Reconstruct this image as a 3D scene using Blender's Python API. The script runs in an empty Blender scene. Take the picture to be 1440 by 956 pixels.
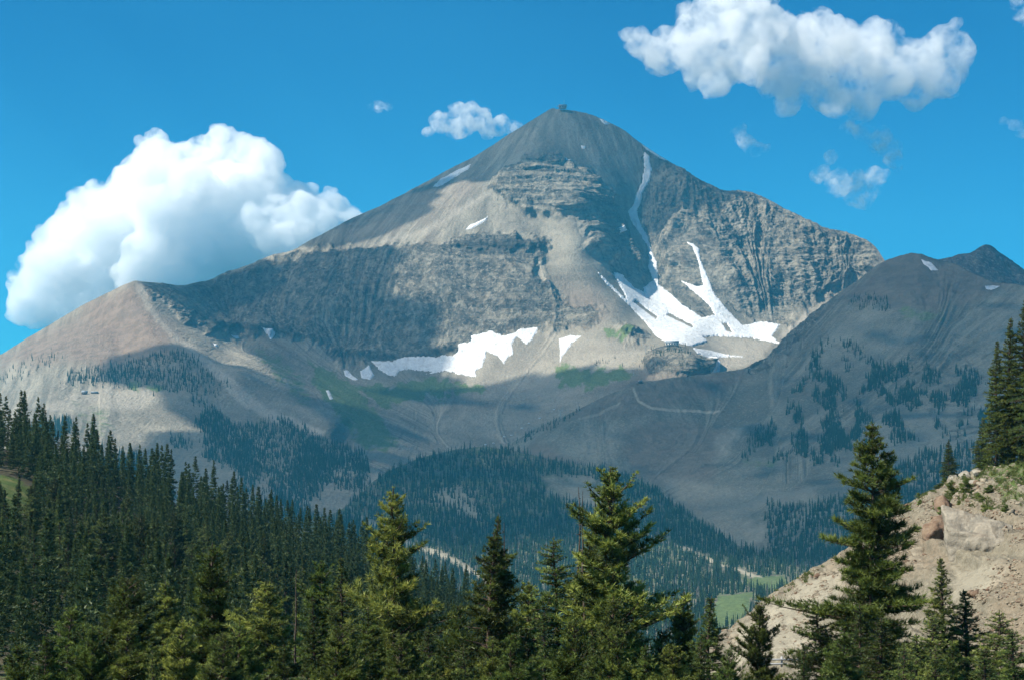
import bpy, bmesh, math, random
import numpy as np
from mathutils import Vector, Matrix

# ---------------------------------------------------------------- camera, sky, sun, exposure
scene = bpy.context.scene
COL = scene.collection
F, HY, CX = 2283.0, 620.0, 720.0          # focal length in photo pixels, horizon row, centre column

cam_data = bpy.data.cameras.new('camera')
cam = bpy.data.objects.new('camera', cam_data)
COL.objects.link(cam)
cam.location = (0, 0, 0)
cam.rotation_euler = (math.radians(90), 0, 0)
cam_data.sensor_width = 36.0
cam_data.lens = 36.0 * F / 1440.0
cam_data.shift_y = (HY - 478.0) / 1440.0
cam_data.clip_start = 0.5
cam_data.clip_end = 90000.0
scene.camera = cam

SUN_EL, SUN_AZ = math.radians(47.0), math.radians(-105.0)   # azimuth from +Y, clockwise; negative = left
SUNDIR = Vector((math.sin(SUN_AZ) * math.cos(SUN_EL), math.cos(SUN_AZ) * math.cos(SUN_EL), math.sin(SUN_EL)))

world = bpy.data.worlds.new('World')
scene.world = world
world.use_nodes = True
wn = world.node_tree
wn.nodes.clear()
w_out = wn.nodes.new('ShaderNodeOutputWorld')
w_bg = wn.nodes.new('ShaderNodeBackground')
w_bg.inputs['Strength'].default_value = 0.068
sky = wn.nodes.new('ShaderNodeTexSky')
sky.sky_type = 'NISHITA'
sky.sun_disc = False
sky.sun_elevation = SUN_EL
sky.sun_rotation = SUN_AZ
sky.altitude = 2300.0
sky.air_density = 1.0
sky.dust_density = 0.35
sky.ozone_density = 1.6
grade = wn.nodes.new('ShaderNodeMix')
grade.data_type = 'RGBA'
grade.blend_type = 'MULTIPLY'
grade.inputs[0].default_value = 1.0
grade.inputs[7].default_value = (0.06, 0.60, 0.86, 1.0)
wn.links.new(sky.outputs[0], grade.inputs[6])
wn.links.new(grade.outputs[2], w_bg.inputs['Color'])
wn.links.new(w_bg.outputs[0], w_out.inputs['Surface'])

sun_data = bpy.data.lights.new('sun', 'SUN')
sun_data.energy = 5.0
sun_data.angle = math.radians(0.5)
sun_data.color = (1.0, 0.94, 0.82)
sun = bpy.data.objects.new('sun', sun_data)
COL.objects.link(sun)
sun.location = SUNDIR * 500
sun.rotation_euler = (-SUNDIR).to_track_quat('-Z', 'Y').to_euler()

scene.view_settings.view_transform = 'Standard'
scene.view_settings.look = 'None'
scene.view_settings.exposure = 1.02
scene.view_settings.gamma = 1.0
scene.view_settings.use_curve_mapping = False
scene.render.engine = 'CYCLES'
cy = scene.cycles
cy.use_denoising = True
cy.max_bounces = 24
cy.diffuse_bounces = 2
cy.glossy_bounces = 2
cy.transmission_bounces = 2
cy.volume_bounces = 22
cy.transparent_max_bounces = 8
cy.use_adaptive_sampling = True
cy.adaptive_threshold = 0.02
scene.render.use_persistent_data = False

rng = np.random.default_rng(7)
random.seed(7)

# ---------------------------------------------------------------- helpers: numbers
def hash2(ix, iy, iz, seed):
    h = (ix.astype(np.uint32) * np.uint32(374761393) + iy.astype(np.uint32) * np.uint32(668265263)
         + iz.astype(np.uint32) * np.uint32(2246822519) + np.uint32(seed * 3266489917 & 0xffffffff))
    h = (h ^ (h >> np.uint32(13))) * np.uint32(1274126177)
    return h ^ (h >> np.uint32(16))

def noise2(x, y, seed=0):
    """gradient noise in -1..1"""
    xi = np.floor(x).astype(np.int64); yi = np.floor(y).astype(np.int64)
    fx = (x - xi).astype(np.float32); fy = (y - yi).astype(np.float32)
    u = fx * fx * fx * (fx * (fx * 6 - 15) + 10); v = fy * fy * fy * (fy * (fy * 6 - 15) + 10)
    z = np.zeros_like(xi)
    def g(ax, ay, dx, dy):
        a = (hash2(ax & 0xffffffff, ay & 0xffffffff, z, seed) & np.uint32(1023)).astype(np.float32) * np.float32(2 * math.pi / 1024)
        return np.cos(a) * dx + np.sin(a) * dy
    n00 = g(xi, yi, fx, fy); n10 = g(xi + 1, yi, fx - 1, fy)
    n01 = g(xi, yi + 1, fx, fy - 1); n11 = g(xi + 1, yi + 1, fx - 1, fy - 1)
    return 1.5 * ((n00 * (1 - u) + n10 * u) * (1 - v) + (n01 * (1 - u) + n11 * u) * v)

def fbm(x, y, octv=5, gain=0.5, lac=2.03, seed=0, ridged=False):
    t = np.zeros(np.shape(x), np.float32); a = 1.0; s = 0.0
    for k in range(octv):
        n = noise2(x, y, seed + 17 * k)
        if ridged:
            n = 1.0 - 2.0 * np.abs(n)
        t += a * n; s += a
        a *= gain; x = x * lac + 13.7; y = y * lac - 7.3
    return t / s

def lerp_line(pts, x):
    p = np.array(pts, float)
    return np.interp(x, p[:, 0], p[:, 1])

def smooth_line(pts, x):
    p = np.array(pts, float)
    xs = np.linspace(p[0, 0], p[-1, 0], int((p[-1, 0] - p[0, 0]) / 2) + 2)
    ys = np.interp(xs, p[:, 0], p[:, 1])
    k = np.hanning(9); k /= k.sum()
    ys2 = np.convolve(np.pad(ys, 4, mode='edge'), k, 'valid')
    return np.interp(x, xs, ys2)

class TPS:
    def __init__(self, pts, smooth=0.0, sc=400.0):
        p = np.array(pts, float); self.sc = sc
        self.c = p[:, :2] / sc
        n = len(p)
        K = self._k(self.c, self.c) + np.eye(n) * smooth
        A = np.zeros((n + 3, n + 3)); A[:n, :n] = K
        A[:n, n] = 1; A[:n, n + 1:] = self.c
        A[n, :n] = 1; A[n + 1:, :n] = self.c.T
        b = np.zeros(n + 3); b[:n] = p[:, 2]
        self.w = np.linalg.solve(A, b)
    def _k(self, a, b):
        d2 = ((a[:, None, :] - b[None, :, :]) ** 2).sum(-1)
        return np.sqrt(d2 + 0.002) ** 1.0 * -1.0
    def __call__(self, px, py):
        shp = np.shape(px); x = np.ravel(px) / self.sc; y = np.ravel(py) / self.sc
        out = self.w[-3] + self.w[-2] * x + self.w[-1] * y
        for i in range(len(self.c)):
            out -= self.w[i] * np.sqrt((x - self.c[i, 0]) ** 2 + (y - self.c[i, 1]) ** 2 + 0.002)
        return out.reshape(shp)

def poly_sd(poly, px, py):
    """signed distance, positive inside, to a polygon"""
    p = np.array(poly, float); n = len(p)
    bx0, by0 = p.min(0) - 60; bx1, by1 = p.max(0) + 60
    out = np.full(np.shape(px), -60.0, np.float32)
    m = (px > bx0) & (px < bx1) & (py > by0) & (py < by1)
    if not m.any():
        return out
    x = px[m].astype(np.float32); y = py[m].astype(np.float32)
    d = np.full(x.shape, 1e9, np.float32); ins = np.zeros(x.shape, bool)
    for i in range(n):
        ax, ay = p[i]; bx, by = p[(i + 1) % n]
        ex, ey = bx - ax, by - ay
        t = np.clip(((x - ax) * ex + (y - ay) * ey) / (ex * ex + ey * ey + 1e-9), 0, 1)
        d = np.minimum(d, (x - ax - t * ex) ** 2 + (y - ay - t * ey) ** 2)
        if ay != by:
            c = ((ay > y) != (by > y)) & (x < (bx - ax) * (y - ay) / (by - ay) + ax)
            ins ^= c
    d = np.sqrt(d)
    out[m] = np.where(ins, d, -d)
    return out

def line_d(line, px, py):
    p = np.array(line, float)
    d = np.full(np.shape(px), 1e9, np.float32)
    for i in range(len(p) - 1):
        ax, ay = p[i]; ex, ey = p[i + 1] - p[i]
        t = np.clip(((px - ax) * ex + (py - ay) * ey) / (ex * ex + ey * ey + 1e-9), 0, 1)
        d = np.minimum(d, (px - ax - t * ex) ** 2 + (py - ay - t * ey) ** 2)
    return np.sqrt(d)

def sstep(a, b, x):
    t = np.clip((x - a) / (b - a), 0, 1)
    return t * t * (3 - 2 * t)

def W(px, py, D):
    return np.stack([(px - CX) / F * D, D, (HY - py) / F * D], -1)

# ---------------------------------------------------------------- helpers: objects
def tag(o, label=None, cat=None, group=None, kind=None):
    if label: o['label'] = label
    if cat: o['category'] = cat
    if group: o['group'] = group
    if kind: o['kind'] = kind
    return o

def mesh_np(name, verts, faces, mat=None, smooth=False, attrs=None, parent=None, link=True):
    """faces: (n,3) or (n,4) int array or a list of such arrays"""
    me = bpy.data.meshes.new(name)
    fl = faces if isinstance(faces, list) else [faces]
    fl = [np.asarray(f, np.int32) for f in fl if len(f)]
    v = np.asarray(verts, np.float32)
    loops = np.concatenate([f.ravel() for f in fl])
    sizes = np.concatenate([np.full(len(f), f.shape[1], np.int32) for f in fl])
    starts = np.concatenate([[0], np.cumsum(sizes)[:-1]]).astype(np.int32)
    me.vertices.add(len(v)); me.vertices.foreach_set('co', v.ravel())
    me.loops.add(len(loops)); me.loops.foreach_set('vertex_index', loops.astype(np.int32))
    me.polygons.add(len(sizes)); me.polygons.foreach_set('loop_start', starts)
    me.polygons.foreach_set('loop_total', sizes)
    if smooth:
        me.polygons.foreach_set('use_smooth', np.ones(len(sizes), bool))
    for k, a in (attrs or {}).items():
        at = me.attributes.new(k, 'FLOAT', 'POINT')
        at.data.foreach_set('value', np.asarray(a, np.float32).ravel())
    me.update(calc_edges=True)
    if mat: me.materials.append(mat)
    o = bpy.data.objects.new(name, me)
    if link: COL.objects.link(o)
    if parent: o.parent = parent
    return o

def grid_faces(nr, nc):
    i = np.arange(nr * nc).reshape(nr, nc)
    return np.stack([i[:-1, :-1], i[1:, :-1], i[1:, 1:], i[:-1, 1:]], -1).reshape(-1, 4)

def empty(name, loc=(0, 0, 0)):
    o = bpy.data.objects.new(name, None); COL.objects.link(o)
    o.location = loc
    o.empty_display_size = 0.3
    return o

# ---------------------------------------------------------------- materials
class NT:
    def __init__(self, name):
        self.m = bpy.data.materials.new(name); self.m.use_nodes = True
        self.t = self.m.node_tree; self.t.nodes.clear()
        self.out = self.t.nodes.new('ShaderNodeOutputMaterial')
    def n(self, kind, **kw):
        x = self.t.nodes.new(kind)
        for k, v in kw.items(): setattr(x, k, v)
        return x
    def link(self, a, b): self.t.links.new(a, b)
    def val(self, sock, v):
        if hasattr(v, 'is_linked') or isinstance(v, bpy.types.NodeSocket): self.link(v, sock)
        else: sock.default_value = v
    def math(self, op, a, b=0.0, clamp=False):
        x = self.n('ShaderNodeMath', operation=op, use_clamp=clamp)
        self.val(x.inputs[0], a); self.val(x.inputs[1], b)
        return x.outputs[0]
    def mix(self, f, a, b, mode='MIX'):
        x = self.n('ShaderNodeMix', data_type='RGBA', blend_type=mode)
        self.val(x.inputs[0], f)
        for s, v in ((x.inputs[6], a), (x.inputs[7], b)):
            if isinstance(v, tuple) and len(v) == 3: v = (*v, 1.0)
            self.val(s, v)
        return x.outputs[2]
    def attr(self, name):
        x = self.n('ShaderNodeAttribute', attribute_name=name)
        return x.outputs['Fac']
    def pos(self): return self.n('ShaderNodeNewGeometry').outputs['Position']
    def vmul(self, v, s):
        x = self.n('ShaderNodeVectorMath', operation='MULTIPLY')
        self.link(v, x.inputs[0]); x.inputs[1].default_value = s
        return x.outputs[0]
    def comb(self, a, b, c):
        x = self.n('ShaderNodeCombineXYZ')
        for i, v in enumerate((a, b, c)): self.val(x.inputs[i], v)
        return x.outputs[0]
    def sep(self, v):
        x = self.n('ShaderNodeSeparateXYZ'); self.link(v, x.inputs[0]); return x.outputs
    def noise(self, vec, scale=1.0, detail=5.0, rough=0.6, dist=0.0):
        x = self.n('ShaderNodeTexNoise')
        if vec is not None: self.link(vec, x.inputs['Vector'])
        x.inputs['Scale'].default_value = scale; x.inputs['Detail'].default_value = detail
        x.inputs['Roughness'].default_value = rough; x.inputs['Distortion'].default_value = dist
        return x.outputs['Fac']
    def ramp(self, fac, stops):
        x = self.n('ShaderNodeValToRGB'); self.link(fac, x.inputs[0])
        e = x.color_ramp.elements
        while len(e) < len(stops): e.new(0.5)
        for el, (p, c) in zip(e, stops):
            el.position = p; el.color = (*c, 1.0) if len(c) == 3 else c
        return x.outputs[0]
    def range(self, v, a, b, c=0.0, d=1.0, smooth=True):
        x = self.n('ShaderNodeMapRange')
        x.interpolation_type = 'SMOOTHSTEP' if smooth else 'LINEAR'
        self.link(v, x.inputs[0])
        for i, q in enumerate((a, b, c, d)): x.inputs[1 + i].default_value = q
        return x.outputs[0]
    def bump(self, h, strength=0.5, dist=1.0):
        x = self.n('ShaderNodeBump'); self.link(h, x.inputs['Height'])
        x.inputs['Strength'].default_value = strength; x.inputs['Distance'].default_value = dist
        return x.outputs[0]
    def pbsdf(self, color, rough=0.9, spec=0.2, normal=None, metallic=0.0):
        x = self.n('ShaderNodeBsdfPrincipled')
        if isinstance(color, tuple): x.inputs['Base Color'].default_value = (*color[:3], 1.0)
        else: self.link(color, x.inputs['Base Color'])
        self.val(x.inputs['Roughness'], rough)
        x.inputs['Specular IOR Level'].default_value = spec
        x.inputs['Metallic'].default_value = metallic
        if normal is not None: self.link(normal, x.inputs['Normal'])
        self.link(x.outputs[0], self.out.inputs['Surface'])
        return x

def plain(name, color, rough=0.8, spec=0.2, var=0.25, scale=2.0, metallic=0.0, bump=0.0):
    t = NT(name)
    p = t.pos()
    n = t.noise(p, scale, 4.0)
    c = t.mix(t.range(n, 0.3, 0.7), tuple(x * (1 - var) for x in color), tuple(min(1, x * (1 + var)) for x in color))
    nb = t.bump(t.noise(p, scale * 4, 4.0), bump, 0.1) if bump else None
    t.pbsdf(c, rough, spec, nb, metallic)
    return t.m

def mountain_material(name, dust=(0.232, 0.205, 0.158), dark=(0.062, 0.060, 0.052), red=(0.190, 0.138, 0.105),
                      pale=(0.36, 0.315, 0.255), grassc=(0.105, 0.150, 0.050), bumpk=0.9):
    """scree, bedded cliff rock, red-brown talus, pale dust and thin grass, mixed by what grows or lies where"""
    t = NT(name)
    p = t.pos(); x, y, z = t.sep(p)
    flow = t.attr('flow')
    rock, grass, redm, palem, darkm, bedm = (t.attr(a) for a in ('rock', 'grass', 'red', 'pale', 'dark', 'bed'))
    # scree: streaks down the fall line and mottling
    streak = t.noise(t.comb(t.math('MULTIPLY', flow, 0.055), t.math('MULTIPLY', z, 0.006), t.math('MULTIPLY', y, 0.002)), 1.0, 6.0, 0.62)
    streak2 = t.noise(t.comb(t.math('MULTIPLY', flow, 0.012), t.math('MULTIPLY', z, 0.0025), 3.0), 1.0, 4.0, 0.55)
    mott = t.noise(p, 0.035, 8.0, 0.68)
    fine = t.noise(p, 0.22, 6.0, 0.7)
    base = t.mix(t.range(streak, 0.36, 0.66), tuple(c * 0.60 for c in dust), tuple(min(1, c * 1.35) for c in dust))
    base = t.mix(t.math('MULTIPLY', t.range(streak2, 0.45, 0.7), 0.25), base, red)
    base = t.mix(t.math('MULTIPLY', t.range(mott, 0.5, 0.72), 0.55), base, tuple(c * 0.55 for c in dust))
    base = t.mix(t.math('MULTIPLY', t.range(fine, 0.48, 0.68), 0.6), base, pale)
    base = t.mix(t.math('MULTIPLY', t.range(t.noise(p, 0.35, 3.0, 0.6), 0.52, 0.62), 0.5), base, dark)
    base = t.mix(t.math('MULTIPLY', t.range(t.noise(p, 0.11, 4.0, 0.75), 0.56, 0.66), 0.6), base, tuple(c * 0.42 for c in dust))
    base = t.mix(t.math('MULTIPLY', t.range(t.noise(p, 0.055, 6.0, 0.75), 0.55, 0.7), 0.5), base, pale)
    base = t.mix(redm, base, t.mix(t.range(mott, 0.35, 0.7), tuple(c * 0.75 for c in red), tuple(c * 1.25 for c in red)))
    pl = t.mix(t.range(fine, 0.35, 0.7), tuple(c * 0.8 for c in pale), tuple(min(1, c * 1.1) for c in pale))
    base = t.mix(palem, base, pl)
    # cliff rock: beds along z, wandering a little; dark joints; ochre stains
    warp = t.noise(p, 0.006, 3.0, 0.5)
    zz = t.math('ADD', z, t.math('MULTIPLY', warp, 60.0))
    beds = t.noise(t.comb(t.math('MULTIPLY', x, 0.0022), t.math('MULTIPLY', y, 0.0022), t.math('MULTIPLY', zz, 0.085)), 1.0, 6.0, 0.72)
    joints = t.noise(t.comb(t.math('MULTIPLY', x, 0.06), t.math('MULTIPLY', y, 0.05), t.math('MULTIPLY', z, 0.016)), 1.0, 7.0, 0.7)
    rough_ = t.noise(t.comb(t.math('MULTIPLY', flow, 0.045), t.math('MULTIPLY', z, 0.02), t.math('MULTIPLY', y, 0.01)), 1.0, 8.0, 0.72)
    tone = t.mix(bedm, rough_, beds)
    rk = t.mix(t.range(tone, 0.40, 0.60), dark, tuple(c * 1.15 for c in dust))
    rk = t.mix(t.math('MULTIPLY', t.range(joints, 0.52, 0.7), 0.75), rk, tuple(c * 0.6 for c in dark))
    for sc_, k_ in ((0.035, 0.55), (0.11, 0.45)):
        wv = t.n('ShaderNodeVectorMath', operation='ADD'); t.link(t.vmul(p, (sc_, sc_, sc_ * 0.7)), wv.inputs[0])
        nzv = t.n('ShaderNodeTexNoise'); t.link(p, nzv.inputs['Vector']); nzv.inputs['Scale'].default_value = sc_ * 1.3; nzv.inputs['Detail'].default_value = 4.0
        t.link(t.vmul(nzv.outputs['Color'], (1.6, 1.6, 1.6)), wv.inputs[1])
        vo = t.n('ShaderNodeTexVoronoi'); t.link(wv.outputs[0], vo.inputs['Vector']); vo.inputs['Scale'].default_value = 1.0
        cellv = t.sep(vo.outputs['Color'])[0]
        rk = t.mix(t.math('MULTIPLY', t.range(cellv, 0.55, 0.95), k_), rk, tuple(c * 0.5 for c in dark))
        rk = t.mix(t.math('MULTIPLY', t.range(cellv, 0.35, 0.05), k_ * 0.7), rk, tuple(c * 1.25 for c in dust))
    rk = t.mix(t.math('MULTIPLY', t.range(t.noise(p, 0.018, 5.0, 0.6), 0.54, 0.72), 0.35), rk, (0.22, 0.165, 0.11))
    rk = t.mix(t.math('MULTIPLY', t.range(t.noise(p, 0.09, 5.0, 0.7), 0.52, 0.68), 0.7), rk, (0.36, 0.33, 0.265))
    rmask = t.range(t.math('ADD', rock, t.math('MULTIPLY', t.math('SUBTRACT', mott, 0.5), 0.9)), 0.35, 0.62)
    c = t.mix(rmask, base, rk)
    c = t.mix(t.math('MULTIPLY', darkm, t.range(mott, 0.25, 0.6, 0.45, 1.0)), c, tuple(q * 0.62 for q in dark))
    gm = t.range(t.math('ADD', grass, t.math('MULTIPLY', t.math('SUBTRACT', mott, 0.5), 1.2)), 0.35, 0.75)
    gc = t.mix(t.range(fine, 0.3, 0.7), tuple(q * 0.6 for q in grassc), tuple(q * 1.3 for q in grassc))
    c = t.mix(t.math('MULTIPLY', gm, 0.9), c, gc)
    hb = t.math('ADD', t.math('MULTIPLY', fine, 3.0), t.math('MULTIPLY', mott, 8.0))
    hb = t.math('ADD', hb, t.math('MULTIPLY', rmask, t.math('ADD', t.math('MULTIPLY', tone, 12.0), t.math('MULTIPLY', joints, 14.0))))
    t.pbsdf(c, 0.95, 0.1, t.bump(hb, bumpk, 1.0))
    return t.m

M_MTN = mountain_material('mountain_rock')
M_RIDGE = mountain_material('ridge_scree', dust=(0.138, 0.134, 0.108), red=(0.135, 0.108, 0.085), pale=(0.28, 0.255, 0.2), bumpk=0.7)
M_PEAK = mountain_material('far_rock', dust=(0.105, 0.095, 0.085), dark=(0.07, 0.065, 0.06), bumpk=0.9)

def snow_material():
    t = NT('old_snow')
    p = t.pos()
    n = t.noise(p, 0.05, 6.0, 0.65)
    x, y, z = t.sep(p)
    dirt = t.noise(t.comb(t.math('MULTIPLY', x, 0.10), t.math('MULTIPLY', y, 0.03), t.math('MULTIPLY', z, 0.03)), 1.0, 6.0, 0.7)
    c = t.mix(t.range(n, 0.3, 0.7), (0.54, 0.55, 0.57), (0.70, 0.70, 0.69))
    c = t.mix(t.math('MULTIPLY', t.range(dirt, 0.50, 0.72), 0.7), c, (0.36, 0.33, 0.28))
    t.pbsdf(c, 0.8, 0.1, t.bump(t.noise(p, 0.09, 6.0, 0.65), 0.8, 6.0))
    return t.m
M_SNOW = snow_material()

# ---------------------------------------------------------------- terrain sheets
class Sheet:
    """a land surface: rows from its skyline down to its foot, every node at its own distance, plus a back slope"""
    def __init__(self, name, px, top, bot, ctrl, nr, back=(8, 0.62, 60.0), smooth=0.002, vpow=1.0):
        self.px = np.asarray(px, float); self.nr = nr
        self.top = top(self.px); self.bot = bot(self.px)
        v = np.linspace(0, 1, nr) ** vpow
        self.PX = np.broadcast_to(self.px[None], (nr, len(px))).copy()
        self.PY = self.top[None] * (1 - v[:, None]) + self.bot[None] * v[:, None]
        self.tps = TPS(ctrl, smooth)
        self.D = self.tps(self.PX, self.PY)
        self.P = W(self.PX, self.PY, self.D)
        self.back = back; self.name = name
        self.flow = self._flow()
    def _flow(self):
        P = self.P
        Pu = np.gradient(P, axis=1) / np.maximum(np.gradient(self.PX, axis=1), 1e-6)[..., None]
        Pv = np.gradient(P, axis=0)
        E = (Pu ** 2).sum(-1); G = (Pv ** 2).sum(-1); Fm = (Pu * Pv).sum(-1)
        zu, zv = Pu[..., 2], Pv[..., 2]
        du = -(G * zu - Fm * zv); dv = -(E * zv - Fm * zu)
        r = du / np.where(dv > 1e-9, dv, 1e9)
        step = np.median(np.gradient(self.PY, axis=0), axis=0)
        r = np.clip(r, -3.0 * step, 3.0 * step)
        s = np.zeros_like(self.PX); s[0] = self.px
        for i in range(1, self.nr):
            s[i] = np.interp(self.px - r[i], self.px, s[i - 1])
        return s * (np.median(self.D) / F)
    def normals(self):
        du = np.gradient(self.P, axis=1); dv = np.gradient(self.P, axis=0)
        n = np.cross(dv, du); n /= np.linalg.norm(n, axis=-1, keepdims=True) + 1e-12
        return np.where(n[..., 2:3] < 0, -n, n)
    def mask(self, polys, feather=6.0, rough=0.0, seed=1, scale=14.0):
        m = np.zeros(self.PX.shape, np.float32)
        nz = fbm(self.PX / scale, self.PY / scale, 4, seed=seed) * rough if rough else 0.0
        for q in polys:
            k = 1.0
            if isinstance(q, tuple): q, k = q
            m = np.maximum(m, k * sstep(-feather, feather, poly_sd(q, self.PX, self.PY) + nz))
        return m
    def build(self, mat, attrs=None, label=None):
        nb, slope, stepm = self.back
        rows = []
        for k in range(nb, 0, -1):
            q = self.P[0].copy(); d = stepm * (k ** 1.6)
            q[:, 1] += d; q[:, 2] -= d * slope
            rows.append(q)
        V = np.concatenate([np.stack(rows), self.P]) if rows else self.P
        nr, nc = V.shape[:2]
        at = {}
        full = dict(attrs or {}); full['flow'] = self.flow
        for k in ('rock', 'grass', 'red', 'pale', 'dark', 'bed'):
            full.setdefault(k, np.zeros(self.PX.shape, np.float32))
        for k, a in full.items():
            at[k] = np.concatenate([np.repeat(a[:1], nb, 0), a]) if rows else a
        o = mesh_np(self.name, V.reshape(-1, 3), grid_faces(nr, nc)[:, ::-1], mat, True, {k: a.reshape(-1) for k, a in at.items()})
        tag(o, kind='structure')
        self.obj = o
        return o
    def at(self, px, py):
        """point of the finished surface under a node position (bilinear)"""
        px = np.asarray(px, float); py = np.asarray(py, float)
        j = np.clip(np.interp(px, self.px, np.arange(len(self.px))), 0, len(self.px) - 1.001)
        top = np.interp(px, self.px, self.top); bot = np.interp(px, self.px, self.bot)
        v = np.clip((py - top) / (bot - top), 0, 1)
        i = np.clip(v * (self.nr - 1), 0, self.nr - 1.001)
        i0 = i.astype(int); j0 = j.astype(int); fi = (i - i0)[..., None]; fj = (j - j0)[..., None]
        P = self.P
        return (P[i0, j0] * (1 - fi) * (1 - fj) + P[i0 + 1, j0] * fi * (1 - fj) + P[i0, j0 + 1] * (1 - fi) * fj + P[i0 + 1, j0 + 1] * fi * fj)

def cols(a, b, c0, c1, fine, coarse):
    return np.concatenate([np.arange(a, c0, coarse), np.arange(c0, c1, fine), np.arange(c1, b + coarse, coarse)])

# ---- the main mountain
SNOW_BIG = [(905.8, 213), (909, 218), (913, 219.6), (914, 230), (916.5, 239), (913, 255), (902, 273), (901.5, 283.6), (895, 298), (902, 319), (911, 333), (916.5, 355), (923.6, 369), (926.4, 401), (945, 415), (959, 429), (987.6, 447), (1005, 443.6), (996.5, 429), (977, 411.6), (959, 395.6), (982, 404), (989, 401), (980.5, 365), (973, 347.6), (966, 341), (975, 344), (983, 351), (984, 365), (993, 387), (1005, 415), (1023, 436.5), (1044.5, 458), (1070, 453), (1097, 457), (1086, 473), (1098, 483.6), (1056, 475.4), (1013, 473), (988.5, 474), (994, 480), (974, 487), (956.5, 483.6), (935, 480), (922.7, 473), (906.7, 453), (885, 430), (853, 400), (837, 378.5), (852.5, 394), (881, 422), (877, 411.6), (863, 387), (861, 383), (874, 387), (891.6, 404.5), (906, 411.6), (904, 404.5), (918, 395.6), (911, 376), (913, 365), (911, 347.6), (900.5, 330), (888, 312), (882.7, 298), (891.6, 287), (895, 273), (902, 258.7), (906, 237), (905, 223)]
SNOW_BAND = [(523, 508.5), (535, 507.8), (553, 508.5), (558, 505), (592, 501), (613, 503), (622, 499.6), (636.5, 501), (645, 494), (645, 483.6), (663, 481), (663, 473), (684.5, 467.6), (691.6, 465), (706, 473), (722, 469), (731, 463), (755.6, 460.5), (755.6, 467.6), (741, 485), (736, 480), (727, 473), (720, 483.6), (722, 498), (713, 503), (708.7, 513), (700.5, 501), (684.5, 494), (679, 514), (668.5, 522.7), (670, 530), (650, 527), (631, 522.7), (627.6, 521), (599, 526), (608, 522.7), (588.5, 521), (575, 519), (560, 521), (558, 528.7), (549, 528.7), (535, 521), (528, 514)]
MTN_TOP = [(-700, 760), (-400, 690), (-200, 600), (-60, 530), (0, 497), (50, 470), (100, 440), (150, 412), (180, 398), (192, 395), (215, 399), (260, 402), (290, 397),
           (320, 385), (350, 374), (380, 360), (415, 351), (440, 338), (470, 320), (500, 305), (530, 292), (560, 278), (600, 257), (640, 234),
           (660, 225), (700, 201), (740, 175), (765, 160), (777, 152), (783, 155), (800, 156), (820, 158), (835, 163), (850, 170), (880, 185), (905, 205),
           (935, 225), (960, 240), (990, 258), (1015, 270), (1035, 269), (1060, 274), (1100, 295), (1130, 308), (1160, 322), (1190, 328),
           (1215, 337), (1232, 348), (1243, 365), (1275, 410), (1330, 470), (1400, 510), (1600, 560), (1900, 640), (2200, 700)]
MTN_BOT = [(-700, 900), (2200, 900)]
MTN_BOT = [(-700, 800), (-100, 790), (450, 790), (650, 720), (800, 690), (1000, 640), (1200, 620), (1600, 680), (2200, 760)]
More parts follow.
